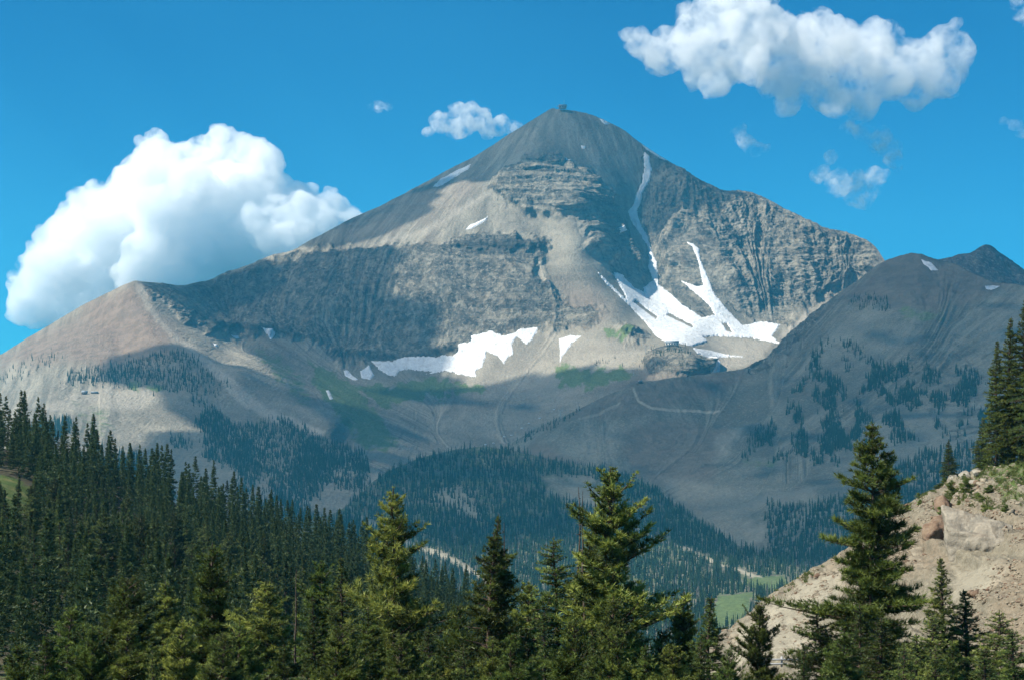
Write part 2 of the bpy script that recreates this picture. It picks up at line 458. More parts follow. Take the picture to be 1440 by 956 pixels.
MTN_D = [(-700, 760, 3600), (-200, 600, 4200), (0, 497, 4500), (100, 440, 4560), (190, 395, 4500), (230, 400, 4650), (290, 397, 4850), (350, 374, 4960), (415, 351, 5020), (500, 305, 5260),
         (580, 268, 5380), (660, 225, 5460), (780, 153, 5520), (850, 170, 5500), (935, 225, 5440), (1035, 270, 5380), (1160, 322, 5200), (1243, 363, 5020),
         (1330, 470, 4700), (1500, 540, 4500), (1800, 640, 4200), (2200, 700, 4000),
         (215, 425, 4400), (250, 470, 4230), (300, 520, 4030), (345, 550, 3900), (390, 580, 3780), (455, 612, 3620), (500, 640, 3500), (282, 478, 4290), (336, 522, 4060), (400, 572, 3850), (470, 607, 3650),
         (60, 480, 4420), (110, 500, 4150), (60, 525, 4020), (0, 540, 4000), (170, 470, 4280), (190, 520, 4000), (120, 555, 3780), (200, 560, 3760), (100, 600, 3300), (250, 600, 3500), (300, 570, 3760),
         (300, 650, 3250), (400, 670, 3150), (0, 620, 3200), (300, 720, 2850), (100, 700, 2700), (450, 720, 2900), (100, 790, 2300), (400, 790, 2450), (-300, 700, 3200), (-600, 800, 2600),
         (470, 352, 4980), (540, 350, 4960), (610, 344, 4930), (680, 336, 4960), (745, 340, 4960),
         (470, 420, 4760), (560, 420, 4740), (650, 410, 4740), (740, 400, 4760),
         (290, 455, 4580), (350, 466, 4620), (410, 472, 4650), (480, 500, 4620), (560, 503, 4600), (640, 495, 4600), (700, 470, 4620), (760, 460, 4640), (830, 468, 4560),
         (330, 490, 4450), (400, 520, 4320), (500, 570, 4020), (430, 560, 4040), (480, 610, 3760), (560, 640, 3560), (570, 560, 4260), (600, 600, 4050), (640, 625, 3850), (700, 560, 4300), (700, 600, 4080), (750, 590, 4120),
         (800, 570, 4150), (850, 540, 4150), (780, 520, 4380), (860, 490, 4380), (880, 520, 4200), (900, 545, 4050),
         (920, 410, 5070), (905, 350, 5215), (890, 300, 5330), (908, 240, 5430), (965, 350, 5130), (985, 400, 5020), (1010, 440, 4900), (950, 460, 4720), (900, 440, 4820), (870, 400, 4930),
         (1000, 470, 4730), (1060, 475, 4760), (1110, 455, 4900), (1160, 420, 5010), (1210, 390, 5060), (1050, 440, 4960), (1100, 400, 5060), (1050, 340, 5220), (1000, 320, 5230), (1130, 350, 5140), (950, 300, 5300),
         (1050, 500, 4450), (1000, 520, 4280), (945, 484, 4330), (975, 505, 4190), (930, 510, 4180), (1100, 500, 4450),
         (745, 232, 5270), (700, 262, 5230), (800, 235, 5290), (760, 300, 5090), (700, 300, 5110), (812, 285, 5080), (850, 300, 5250), (822, 340, 4950), (855, 350, 5080), (845, 385, 4880), (760, 360, 4930), (800, 420, 4760), (870, 432, 4720),
         (600, 300, 5180), (520, 330, 5080), (650, 300, 5130), (790, 190, 5400), (850, 230, 5350), (870, 270, 5300),
         (600, 700, 3300), (800, 690, 3500), (1000, 620, 3800), (1200, 580, 4100), (1600, 660, 3900)]

def tri(x):
    return 2 * np.abs(x - np.floor(x) - 0.5)

mtn = Sheet('mountain', cols(-700, 2200, -30, 1470, 1.15, 14.0), lambda x: smooth_line(MTN_TOP, x),
            lambda x: smooth_line(MTN_BOT, x), MTN_D, 560, back=(9, 0.62, 70.0))

CLIFF = [
    ([(195, 398), (230, 402), (290, 399), (340, 380), (415, 354), (520, 352), (600, 345), (680, 336), (745, 338), (765, 345), (770, 365), (745, 380), (790, 420), (850, 440), (830, 462), (760, 462), (700, 470), (645, 494), (560, 505), (480, 502), (410, 474), (350, 466), (290, 462), (255, 450)], 0.62),
    ([(735, 226), (780, 222), (830, 250), (865, 285), (880, 320), (900, 350), (925, 385), (930, 402), (905, 405), (870, 385), (845, 372), (830, 345), (815, 300), (770, 302), (715, 290), (690, 268)], 1.0),
    ([(905, 207), (935, 225), (990, 258), (1015, 270), (1060, 274), (1130, 308), (1190, 328), (1232, 348), (1243, 365), (1220, 385), (1180, 405), (1130, 432), (1110, 452), (1060, 448), (1020, 430), (1000, 445), (975, 440), (930, 402), (912, 340), (900, 300), (905, 260)], 1.0),
    ([(620, 345), (680, 333), (765, 337), (770, 350), (720, 358), (640, 356)], 1.0),
    ([(270, 452), (330, 458), (410, 462), (416, 474), (350, 468), (300, 468)], 1.0),
    ([(470, 496), (560, 500), (645, 484), (650, 496), (560, 508), (480, 508)], 1.0),
    ([(870, 462), (905, 465), (915, 475), (880, 480)], 1.0),
    ([(905, 512), (935, 485), (975, 490), (998, 515), (990, 528), (920, 530)], 0.7),
    ([(1070, 440), (1110, 440), (1112, 456), (1060, 458)], 1.0),
]
RED = [([(0, 500), (60, 470), (150, 416), (188, 402), (215, 430), (240, 470), (250, 500), (150, 520), (90, 505), (0, 520)], 0.85),
       ([(790, 400), (840, 405), (860, 440), (830, 465), (790, 450)], 0.55), ([(560, 280), (650, 245), (690, 250), (600, 320), (480, 345)], 0.35),
       ([(900, 520), (990, 528), (1000, 535), (860, 545)], 0.5), ([(640, 390), (690, 390), (700, 460), (650, 470)], 0.35)]
PALE = [([(250, 478), (262, 478), (320, 525), (380, 575), (458, 606), (452, 614), (380, 592), (330, 560)], 0.95),
        ([(150, 545), (230, 552), (200, 575), (100, 580), (60, 575), (100, 552)], 0.5),
        ([(188, 396), (195, 396), (218, 440), (255, 480), (246, 482), (205, 435)], 0.6),
        ([(745, 235), (700, 270), (600, 330), (520, 348), (600, 322), (680, 275)], 0.6),
        ([(650, 470), (760, 465), (830, 475), (900, 490), (880, 530), (800, 560), (680, 560), (640, 530)], 0.35),
        ([(1243, 368), (1180, 420), (1110, 460), (1090, 480), (1110, 470), (1200, 405)], 0.8),
        ([(960, 475), (1090, 480), (1060, 510), (1010, 525), (1000, 500)], 0.55)]
GRASS = [([(500, 545), (560, 540), (610, 535), (690, 545), (640, 556), (600, 560), (540, 575)], 1.0), ([(430, 500), (470, 520), (520, 560), (560, 630), (530, 640), (480, 600), (440, 540)], 0.75),
         ([(780, 515), (830, 520), (870, 515), (890, 525), (840, 545), (790, 545)], 0.95), ([(845, 460), (880, 468), (890, 478), (865, 478)], 0.95),
         ([(100, 560), (160, 570), (160, 620), (110, 620)], 0.45), ([(340, 480), (400, 500), (450, 560), (420, 570)], 0.55), ([(180, 540), (230, 545), (220, 552), (180, 550)], 0.8)]
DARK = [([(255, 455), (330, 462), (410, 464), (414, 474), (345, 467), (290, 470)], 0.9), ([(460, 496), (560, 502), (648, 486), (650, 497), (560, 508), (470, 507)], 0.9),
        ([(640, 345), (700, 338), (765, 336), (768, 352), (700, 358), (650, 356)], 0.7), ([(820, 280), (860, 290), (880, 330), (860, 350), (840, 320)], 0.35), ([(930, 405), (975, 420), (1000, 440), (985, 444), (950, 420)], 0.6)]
mrock = mtn.mask(CLIFF, 9, 14, 3, 22)
mred = mtn.mask(RED, 16, 16, 4, 40); mpale = mtn.mask(PALE, 4, 5, 5, 16); mgrass = mtn.mask(GRASS, 9, 14, 6, 18); mdark = mtn.mask(DARK, 4, 6, 7, 14)
# relief: gullies down the fall line, ledges along the beds, broken rock
wf = sstep(90, 210, mtn.PX); mtn.flow = mtn.flow * wf + (mtn.PX + 0.35 * (mtn.PY - 500)) * (np.median(mtn.D) / F) * (1 - wf)
fl = mtn.flow; z = mtn.P[..., 2]; x0 = mtn.P[..., 0]; y0 = mtn.P[..., 1]
edge = sstep(0, 14, mtn.PY - mtn.top[None])         # the skyline itself keeps its shape
gul = fbm(fl / 95.0, z / 520.0, 5, 0.55, seed=11, ridged=True)
gul2 = fbm(fl / 34.0, z / 260.0, 4, 0.55, seed=12, ridged=True)
crag = fbm(fl / 42.0 + 3, z / 30.0, 5, 0.6, seed=13, ridged=True)
ledge = tri((z + 26 * fbm(x0 / 260, z / 200, 3, seed=14)) / 34.0) ** 1.5
soft = fbm(x0 / 190, y0 / 190, 5, seed=15)
BED = [([(690, 268), (735, 226), (780, 222), (830, 250), (865, 285), (860, 310), (815, 300), (770, 302), (715, 292)], 1.0), ([(620, 343), (680, 331), (765, 335), (770, 360), (720, 362), (640, 358)], 1.0),
       ([(955, 335), (1240, 345), (1240, 372), (1100, 372), (960, 366)], 0.85), ([(1040, 420), (1150, 405), (1130, 440), (1060, 455)], 0.9), ([(780, 300), (850, 310), (870, 345), (830, 340)], 0.7), ([(270, 452), (410, 460), (414, 474), (300, 468)], 0.9), ([(470, 494), (645, 484), (648, 498), (480, 508)], 0.9)]
mbed = np.maximum(mtn.mask(BED, 8, 10, 8, 18), 0.12)
brk = fbm(fl / 17.0, z / 11.0, 5, 0.62, seed=17, ridged=True)
big = fbm(x0 / 75.0, z / 95.0 + fl / 210.0, 5, 0.58, seed=18, ridged=True)
wall = mtn.mask([CLIFF[0][0]], 20) * 0.6
dfl = np.gradient(fl, axis=1) / np.maximum(np.gradient(mtn.PX, axis=1), 1e-6) / (np.median(mtn.D) / F)
calm = sstep(0.15, 0.6, dfl) * (1 - sstep(1.8, 4.0, dfl)); calm = np.where(mtn.PX < 140, calm * 0.15, calm)
amp = 4.0 * calm * gul * (0.25 + 0.75 * edge) + 8.0 * soft
rk_ = np.clip(mrock - 0.6 * wall, 0, 1)
amp += rk_ * (26.0 * gul + 14.0 * gul2 + 8.0 * crag + 22.0 * big * (1 - 0.5 * mbed) + 7.0 * brk - 6.0 * ledge * mbed) * (0.35 + 0.65 * edge)
amp += 1.6 * fbm(x0 / 11, z / 8, 4, 0.6, seed=16, ridged=True)
n = mtn.normals()
hn = n.copy(); hn[..., 2] *= (1 - 0.75 * mrock); hn /= np.linalg.norm(hn, axis=-1, keepdims=True)
snow_bed = np.maximum(sstep(-34, -4, poly_sd(SNOW_BIG, mtn.PX, mtn.PY)), sstep(-16, 0, poly_sd(SNOW_BAND, mtn.PX, mtn.PY)))
amp *= 1 - 0.9 * snow_bed
amp *= sstep(0, 0.02, 1.0 - np.linspace(0, 1, mtn.nr))[:, None]
mtn.P = mtn.P + hn * amp[..., None].astype(float)
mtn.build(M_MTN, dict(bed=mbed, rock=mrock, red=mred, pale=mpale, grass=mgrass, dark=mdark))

# ---- the far dark peak at the right and the near ridge before it
PEAK_TOP = [(1240, 420), (1290, 375), (1318, 366), (1338, 363), (1352, 357), (1366, 357), (1376, 349), (1386, 344), (1396, 347), (1410, 359), (1440, 380), (1500, 420), (1600, 470), (1800, 560), (2100, 640)]
peak = Sheet('distant_peak', cols(1240, 2100, 1240, 1470, 1.2, 12.0), lambda x: smooth_line(PEAK_TOP, x), lambda x: np.full_like(x, 560.0),
             [(1240, 420, 4700), (1318, 366, 4800), (1386, 344, 4900), (1440, 380, 4900), (1386, 420, 4600), (1330, 420, 4600), (1440, 450, 4600), (1300, 500, 4200), (1440, 560, 4000), (1800, 560, 4500), (1800, 640, 4000), (2100, 640, 4400)], 120)
f2 = peak.flow; z2 = peak.P[..., 2]
e2 = sstep(0, 8, peak.PY - peak.top[None])
peak.P = peak.P + peak.normals() * ((14 * fbm(f2 / 60, z2 / 200, 5, 0.55, seed=21, ridged=True) + 4 * fbm(f2 / 20, z2 / 14, 4, seed=22)) * (0.3 + 0.7 * e2))[..., None]
peak.build(M_PEAK, dict(rock=np.full(peak.PX.shape, 0.8, np.float32)))

RIDGE_TOP = [(500, 800), (600, 705), (660, 660), (690, 640), (705, 631), (720, 622), (750, 606), (780, 590), (815, 574), (850, 556), (880, 545), (900, 537), (950, 532), (1000, 526), (1050, 517), (1075, 505),
             (1090, 490), (1105, 474), (1120, 461), (1140, 441), (1170, 420), (1200, 399), (1243, 368), (1265, 360), (1285, 356), (1300, 359), (1318, 366), (1345, 374), (1370, 386), (1400, 398), (1440, 402), (1520, 410), (1700, 450), (2000, 560)]
RIDGE_D = [(500, 800, 2500), (690, 640, 3330), (750, 606, 3400), (815, 574, 3470), (900, 537, 3560), (1000, 526, 3640), (1050, 517, 3690), (1105, 474, 3780), (1140, 441, 3830), (1243, 368, 3960), (1285, 356, 3960), (1345, 374, 3850),
           (1440, 402, 3600), (1700, 450, 3300), (2000, 560, 3000),
           (1080, 520, 3620), (1120, 500, 3640), (1150, 470, 3720), (1200, 440, 3740), (1250, 420, 3700), (1320, 430, 3620), (1150, 550, 3420), (1200, 600, 3130), (1250, 520, 3400), (1300, 560, 3150), (1350, 500, 3350),
           (1380, 600, 2900), (1300, 640, 2830), (1150, 640, 3010), (1100, 640, 3100), (1050, 560, 3480), (1100, 590, 3290), (1000, 580, 3430), (950, 560, 3500), (900, 570, 3450), (850, 600, 3360), (780, 620, 3290),
           (950, 610, 3300), (1000, 640, 3130), (900, 640, 3180), (930, 670, 3020), (850, 650, 3130), (1000, 690, 2850), (1060, 690, 2800), (1150, 690, 2700), (1050, 740, 2560), (1250, 700, 2550), (1400, 680, 2600), (1440, 600, 2850), (1440, 500, 3180),
           (700, 680, 3080), (800, 700, 2900), (600, 790, 2500), (900, 740, 2640), (1050, 790, 2350), (1300, 790, 2250), (1700, 700, 2500), (2000, 800, 2300)]
ridge = Sheet('right_ridge', cols(500, 2000, 640, 1470, 1.15, 12.0), lambda x: smooth_line(RIDGE_TOP, x), lambda x: np.full_like(x, 815.0), RIDGE_D, 360, back=(8, 0.6, 60.0))
rr_cliff = ridge.mask([([(1050, 517), (1075, 504), (1105, 473), (1140, 440), (1165, 424), (1150, 450), (1120, 485), (1090, 510), (1060, 526)], 1.0), ([(1290, 480), (1360, 470), (1440, 490), (1440, 620), (1330, 640), (1290, 560)], 0.35)], 8, 10, 31, 16)
rr_red = ridge.mask([([(1180, 420), (1243, 372), (1285, 360), (1345, 376), (1420, 400), (1350, 430), (1290, 440), (1230, 430)], 0.75), ([(850, 556), (900, 540), (1040, 522), (1060, 530), (980, 560), (900, 580), (820, 590), (760, 606)], 0.7), ([(880, 600), (960, 590), (1020, 610), (1000, 680), (920, 680), (880, 650)], 0.75), ([(720, 640), (760, 620), (800, 640), (840, 660), (760, 660)], 0.8)], 9, 10, 32, 26)
rr_pale = ridge.mask([([(1010, 620), (1030, 610), (1050, 600), (1020, 640), (1005, 650)], 0.8), ([(780, 620), (880, 590), (940, 580), (880, 610), (860, 650), (830, 650), (810, 635)], 0.3), ([(930, 670), (1050, 690), (1150, 690), (1150, 710), (1060, 720), (1060, 770), (1020, 760), (960, 710)], 0.5), ([(1040, 745), (1075, 745), (1078, 768), (1045, 770)], 0.7), ([(1260, 680), (1440, 600), (1440, 620), (1300, 690)], 0.45)], 8, 9, 33, 20)
rr_road = 1.0 - sstep(0.9, 2.4, line_d([(891, 546), (898, 563), (915, 573), (950, 577), (1000, 579), (1011, 577), (1000, 580)], ridge.PX, ridge.PY))
rr_road = np.maximum(rr_road, 0.6 * (1.0 - sstep(0.8, 2.2, line_d([(815, 590), (842, 582), (872, 566)], ridge.PX, ridge.PY))))
rr_pale = np.maximum(rr_pale, rr_road)
rr_grass = ridge.mask([([(1040, 640), (1100, 640), (1090, 665), (1040, 660)], 0.5), ([(1260, 430), (1340, 440), (1330, 460), (1270, 455)], 0.55)], 10, 12, 34, 20)
f3 = ridge.flow; z3 = ridge.P[..., 2]; x3 = ridge.P[..., 0]; y3 = ridge.P[..., 1]
e3 = sstep(0, 12, ridge.PY - ridge.top[None])
slope_r = sstep(1020, 1120, ridge.PX) * sstep(0, 60, ridge.PY - ridge.top[None])
a3 = 9 * fbm(x3 / 160, y3 / 160, 6, 0.58, seed=41) + (3 + 9 * slope_r) * fbm(f3 / 60, z3 / 300, 5, 0.55, seed=42, ridged=True) * (0.3 + 0.7 * e3)
a3 += rr_cliff * (10 * fbm(f3 / 26, z3 / 120, 5, 0.6, seed=43, ridged=True) - 6 * tri((z3 + 10 * fbm(x3 / 120, z3 / 90, 3, seed=44)) / 22.0))
a3 += 1.6 * fbm(x3 / 11, y3 / 11, 4, 0.6, seed=45)
ridge.P = ridge.P + ridge.normals() * a3[..., None]
ridge.build(M_RIDGE, dict(rock=rr_cliff, red=rr_red, pale=rr_pale, grass=rr_grass))

# ---- the wooded knoll and the valley floor
KNOLL_TOP = [(60, 900), (250, 800), (400, 745), (470, 720), (500, 702), (520, 682), (545, 662), (600, 642), (640, 630), (680, 627), (720, 632), (760, 641), (800, 649), (850, 657), (900, 674), (940, 702), (965, 724), (1000, 747), (1040, 768), (1100, 790), (1200, 815), (1500, 850), (1800, 880)]
KNOLL_D = [(60, 900, 1300), (250, 800, 1950), (400, 745, 2300), (500, 702, 2600), (545, 662, 2850), (640, 630, 3000), (720, 632, 3000), (800, 649, 2960), (900, 674, 2820), (965, 724, 2560), (1040, 768, 2250), (1200, 815, 1900), (1500, 850, 1600), (1800, 880, 1400),
           (560, 740, 2420), (600, 700, 2650), (680, 680, 2780), (680, 730, 2520), (680, 790, 2150), (800, 690, 2750), (800, 740, 2450), (850, 780, 2150), (920, 740, 2430), (950, 800, 1980), (1050, 800, 2000), (1050, 850, 1580), (1000, 930, 1180), (700, 900, 1290), (400, 850, 1600), (600, 830, 1750),
           (700, 1000, 960), (1200, 1000, 950), (300, 1000, 950), (1800, 1000, 950), (60, 1000, 950), (1300, 900, 1300)]
knoll = Sheet('valley_floor', cols(60, 1800, 440, 1240, 2.0, 14.0), lambda x: smooth_line(KNOLL_TOP, x), lambda x: np.full_like(x, 1000.0), KNOLL_D, 240, back=(7, 0.5, 45.0))
kn_run = 1.0 - sstep(2.5, 6, line_d([(510, 728), (540, 742), (575, 765), (620, 782), (660, 802), (700, 830)], knoll.PX, knoll.PY) + 3 * fbm(knoll.PX / 12, knoll.PY / 12, 3, seed=52))
kn_road = 1.0 - sstep(1.2, 3.5, line_d([(880, 735), (920, 757), (970, 775), (1020, 795), (1045, 805), (1090, 818), (1120, 826)], knoll.PX, knoll.PY) + 2 * fbm(knoll.PX / 10, knoll.PY / 10, 3, seed=53))
kn_clear = knoll.mask([[(762, 668), (830, 671), (848, 680), (864, 700), (874, 728), (846, 718), (815, 706), (780, 697), (766, 684)]], 3, 5, 56, 12)
kn_pale = knoll.mask([([(765, 670), (830, 672), (845, 690), (860, 720), (820, 712), (790, 700), (770, 690)], 0.45), ([(612, 688), (640, 684), (662, 692), (668, 712), (680, 730), (655, 722), (635, 712), (605, 704)], 0.8)], 7, 16, 51, 9)
kn_pale = np.maximum(kn_pale, np.maximum(kn_run * 0.95, kn_road))
kn_field = knoll.mask([([(1010, 838), (1060, 832), (1052, 862), (1010, 884), (995, 880)], 1.0), ([(1040, 812), (1100, 808), (1110, 822), (1070, 832)], 1.0)], 4, 4, 54, 12)
kn_wild = np.full(knoll.PX.shape, 0.5, np.float32) * (1 - kn_pale)
x4 = knoll.P[..., 0]; y4 = knoll.P[..., 1]
knoll.P[..., 2] += 6 * fbm(x4 / 150, y4 / 150, 4, seed=55)
knoll.build(mountain_material('valley_ground', dust=(0.12, 0.11, 0.085), grassc=(0.080, 0.115, 0.038), pale=(0.30, 0.27, 0.20), bumpk=0.4),
            dict(pale=kn_pale, grass=np.maximum(kn_field, kn_wild), red=np.zeros_like(kn_pale)))

# ---------------------------------------------------------------- clouds
def noise3(p, seed=0):
    x, y, z = p[:, 0], p[:, 1], p[:, 2]
    xi = np.floor(x).astype(np.int64); yi = np.floor(y).astype(np.int64); zi = np.floor(z).astype(np.int64)
    fx, fy, fz = x - xi, y - yi, z - zi
    u, v, w = (f * f * (3 - 2 * f) for f in (fx, fy, fz))
    def g(a, b, c):
        return (hash2((xi + a) & 0xffffffff, (yi + b) & 0xffffffff, (zi + c) & 0xffffffff, seed) & np.uint32(0xffff)).astype(np.float64) / 32767.5 - 1
    l = lambda a, b, t: a + (b - a) * t
    return l(l(l(g(0, 0, 0), g(1, 0, 0), u), l(g(0, 1, 0), g(1, 1, 0), u), v), l(l(g(0, 0, 1), g(1, 0, 1), u), l(g(0, 1, 1), g(1, 1, 1), u), v), w)

def cloud_volume(name, density, thr, nscale, soft, step):
    t = NT(name)
    p = t.pos()
    n = t.noise(p, nscale, 8.0, 0.66, 0.25)
    d = t.math('MULTIPLY', t.range(n, thr, thr + soft), density)
    x = t.n('ShaderNodeVolumePrincipled')
    x.inputs['Color'].default_value = (1.0, 1.0, 1.0, 1.0)
    x.inputs['Anisotropy'].default_value = 0.2
    t.link(d, x.inputs['Density'])
    t.link(x.outputs[0], t.out.inputs['Volume'])
    t.m.cycles.volume_step_rate = step
    return t.m

def ico(sub):
    bm = bmesh.new(); bmesh.ops.create_icosphere(bm, subdivisions=sub, radius=1.0)
    v = np.array([q.co for q in bm.verts]); f = np.array([[q.index for q in fc.verts] for fc in bm.faces]); bm.free()
    return v, f
ICO3 = ico(2)

def cloud(name, blobs, D, mat, voxel, lump, lscale, label, thick=0.8, seed=0, kids=(16, 7), flat=None):
    """puffs given as (column, row, radius) at distance D, each with smaller puffs on it, fused into one lumpy body"""
    r = np.random.default_rng(seed)
    V, Fc = [], []; k = 0
    spheres = []
    for (px, py, rad) in blobs:
        R = rad / F * D
        c = W(np.array(float(px)), np.array(float(py)), np.array(float(D))) + np.array([0, r.uniform(-0.7, 0.7) * R, 0])
        spheres.append((c, R * 0.86))
        for q in range(kids[0]):
            d = r.normal(0, 1, 3); d /= np.linalg.norm(d); d[2] = d[2] * 0.8 + 0.15
            s = R * r.uniform(0.22, 0.48); c2 = c + d * (R * 0.98 - s * 0.55)
            spheres.append((c2, s))
            if rad > 14:
                for w_ in range(kids[1]):
                    d2 = r.normal(0, 1, 3); d2 /= np.linalg.norm(d2)
                    spheres.append((c2 + d2 * s * 0.85, s * r.uniform(0.25, 0.5)))
    for c, s in spheres:
        V.append(ICO3[0] * s * np.array([1, thick, 1]) + c); Fc.append(ICO3[1] + k); k += len(ICO3[0])
    o = mesh_np(name, np.concatenate(V), np.concatenate(Fc), None)
    m = o.modifiers.new('fuse', 'REMESH'); m.mode = 'VOXEL'; m.voxel_size = voxel
    dg = bpy.context.evaluated_depsgraph_get()
    me = bpy.data.meshes.new_from_object(o.evaluated_get(dg))
    o.modifiers.clear(); old = o.data; o.data = me; bpy.data.meshes.remove(old); me.name = name
    co = np.empty(len(me.vertices) * 3, np.float32); me.vertices.foreach_get('co', co); co = co.reshape(-1, 3).astype(float)
    no = np.empty(len(me.vertices) * 3, np.float32); me.vertices.foreach_get('normal', no); no = no.reshape(-1, 3).astype(float)
    d = np.zeros(len(co)); a = 1.0; sc = lscale
    for i in range(4):
        d += a * noise3(co / sc, 60 + i); a *= 0.6; sc *= 0.48
    co += no * (d * lump)[:, None]
    me.vertices.foreach_set('co', co.astype(np.float32).ravel()); me.update()
    me.polygons.foreach_set('use_smooth', np.ones(len(me.polygons), bool))
    me.materials.append(mat)
    tag(o, label, 'cloud', 'white clouds in the blue sky')
    return o

M_CLOUD = cloud_volume('cumulus', 0.0115, 0.34, 0.0065, 0.2, 0.1)
M_CLOUD2 = cloud_volume('ragged_cumulus', 0.0085, 0.37, 0.0068, 0.25, 0.12)
M_SMALL = cloud_volume('small_cumulus', 0.013, 0.40, 0.011, 0.25, 0.15)
M_WISP = cloud_volume('thin_cloud', 0.017, 0.43, 0.0105, 0.32, 0.25)
cloud('cumulus_cloud', [(30, 438, 24), (62, 432, 36), (100, 430, 44), (150, 420, 50), (40, 415, 30), (60, 395, 40), (100, 380, 52), (85, 330, 36), (100, 300, 20), (140, 300, 44), (170, 340, 66), (160, 400, 60), (205, 262, 44), (218, 215, 30), (255, 235, 50), (240, 300, 80), (305, 205, 30), (330, 230, 46), (365, 222, 24),
    (350, 270, 66), (395, 268, 28), (425, 288, 30), (462, 292, 26), (488, 302, 18), (440, 320, 46), (330, 340, 70), (250, 380, 70), (400, 330, 60), (500, 315, 22)], 13000, M_CLOUD, 19.0, 13.0, 120.0,
    'largest white heaped cloud behind the left shoulder of the mountain', seed=1)
cloud('cumulus_cloud', [(603, 187, 10), (622, 176, 18), (645, 162, 16), (662, 156, 14), (680, 165, 15), (702, 172, 12), (725, 178, 10), (650, 180, 17), (685, 184, 14), (745, 182, 9), (664, 172, 20), (640, 180, 18), (700, 178, 16), (725, 184, 12)], 13000, M_SMALL, 13.0, 9.0, 80.0,
    'small white cloud just left of the summit', seed=2)
cloud('cumulus_cloud', [(882, 52, 14), (905, 62, 26), (940, 70, 36), (975, 62, 44), (990, 28, 38), (1022, 12, 44), (1045, -20, 50), (1062, 46, 54), (1020, 80, 44), (1105, 56, 46), (1110, 100, 44), (1060, 100, 34), (1155, 72, 48), (1165, 116, 44), (1205, 76, 44), (1240, 62, 36), (1250, 108, 46), (1215, 140, 32),
    (1295, 84, 36), (1330, 56, 22), (1350, 76, 24), (1328, 106, 36), (1290, 130, 30), (1000, 122, 26), (1110, 146, 20), (1175, 150, 24), (980, 100, 28), (1340, 36, 12), (930, 88, 22)], 11500, M_CLOUD2, 17.0, 15.0, 110.0,
    'wide white cloud at the top right, cut by the upper edge', seed=3)
WK = (8, 3)
cloud('cloud_wisp', [(1195, 178, 13), (1215, 186, 17), (1235, 196, 20), (1250, 208, 21), (1256, 224, 17), (1262, 232, 11)], 11500, M_WISP, 12.0, 9.0, 60.0, 'short slanting cloud streak below the wide cloud', seed=4, kids=WK)
cloud('cloud_wisp', [(1158, 245, 17), (1175, 262, 25), (1205, 265, 28), (1215, 280, 20), (1228, 252, 20), (1168, 222, 14)], 11500, M_WISP, 12.0, 10.0, 70.0, 'ragged thin cloud lowest above the right ridge', seed=5, kids=WK)
cloud('cloud_wisp', [(1040, 185, 13), (1050, 200, 15), (1062, 212, 14), (1078, 208, 8)], 11500, M_WISP, 10.0, 8.0, 50.0, 'faint cloud puff in the gap right of the summit', seed=6, kids=WK)
cloud('cloud_wisp', [(520, 151, 8), (533, 150, 11), (546, 152, 8)], 13000, M_WISP, 9.0, 6.0, 45.0, 'tiny faint cloud puff high above the left cloud', seed=7, kids=WK)
cloud('cloud_wisp', [(1410, 171, 8), (1426, 177, 11), (1444, 185, 14)], 11500, M_WISP, 10.0, 7.0, 50.0, 'thin cloud streak at the right edge', seed=8, kids=WK)
cloud('cloud_wisp', [(1432, 2, 13), (1442, 22, 15), (1446, 42, 11)], 11500, M_WISP, 10.0, 7.0, 50.0, 'thin cloud scrap in the top right corner', seed=9, kids=WK)

def thin_deck():
    """a thin cloud: it scatters most of the sun and lets some of it through"""
    t = NT('thin_overcast')
    d = t.n('ShaderNodeBsdfDiffuse'); d.inputs[0].default_value = (0.88, 0.88, 0.89, 1)
    l = t.n('ShaderNodeBsdfTranslucent'); l.inputs[0].default_value = (0.88, 0.88, 0.89, 1)
    x = t.n('ShaderNodeBsdfTransparent')
    m = t.n('ShaderNodeMixShader'); m.inputs[0].default_value = 0.5; t.link(d.outputs[0], m.inputs[1]); t.link(l.outputs[0], m.inputs[2])
    n = t.noise(t.pos(), 0.004, 5.0, 0.6)
    q = t.n('ShaderNodeMixShader'); t.link(t.range(n, 0.3, 0.7, 0.42, 0.56), q.inputs[0]); t.link(m.outputs[0], q.inputs[1]); t.link(x.outputs[0], q.inputs[2])
    t.link(q.outputs[0], t.out.inputs['Surface'])
    return t.m

# ---- the clouds overhead whose shade lies on the summit, the bowl, the valley and the right ridge
SHADE_MTN = [([(770, 140), (830, 150), (930, 215), (950, 240), (935, 260), (955, 300), (940, 330), (905, 320), (880, 285), (830, 245), (775, 228), (740, 232), (690, 255), (660, 250), (620, 262), (585, 275), (590, 255), (650, 228), (740, 165)], 1.0),
             ([(415, 345), (480, 308), (520, 290), (545, 286), (500, 325), (460, 350)], 1.0),
             ([(205, 400), (260, 405), (330, 392), (385, 378), (405, 392), (440, 425), (485, 458), (530, 484), (538, 496), (515, 502), (488, 512), (486, 545), (560, 550), (640, 552), (690, 560), (720, 566), (780, 566), (830, 568), (820, 600), (760, 640), (640, 660), (500, 660), (515, 626), (450, 570), (382, 508), (315, 465), (245, 432)], 1.0),
             ([(240, 608), (330, 612), (450, 640), (520, 665), (520, 800), (330, 800), (240, 720), (200, 650)], 1.0), ([(232, 494), (284, 537), (334, 580), (405, 616), (330, 618), (280, 590), (235, 552)], 1.0), ([(170, 500), (250, 490), (300, 530), (300, 548), (230, 545), (140, 540)], 0.9)]
H_DECK = 2700.0
acc_s = {}; acc_n = {}
CELL = 16.0
samples = []
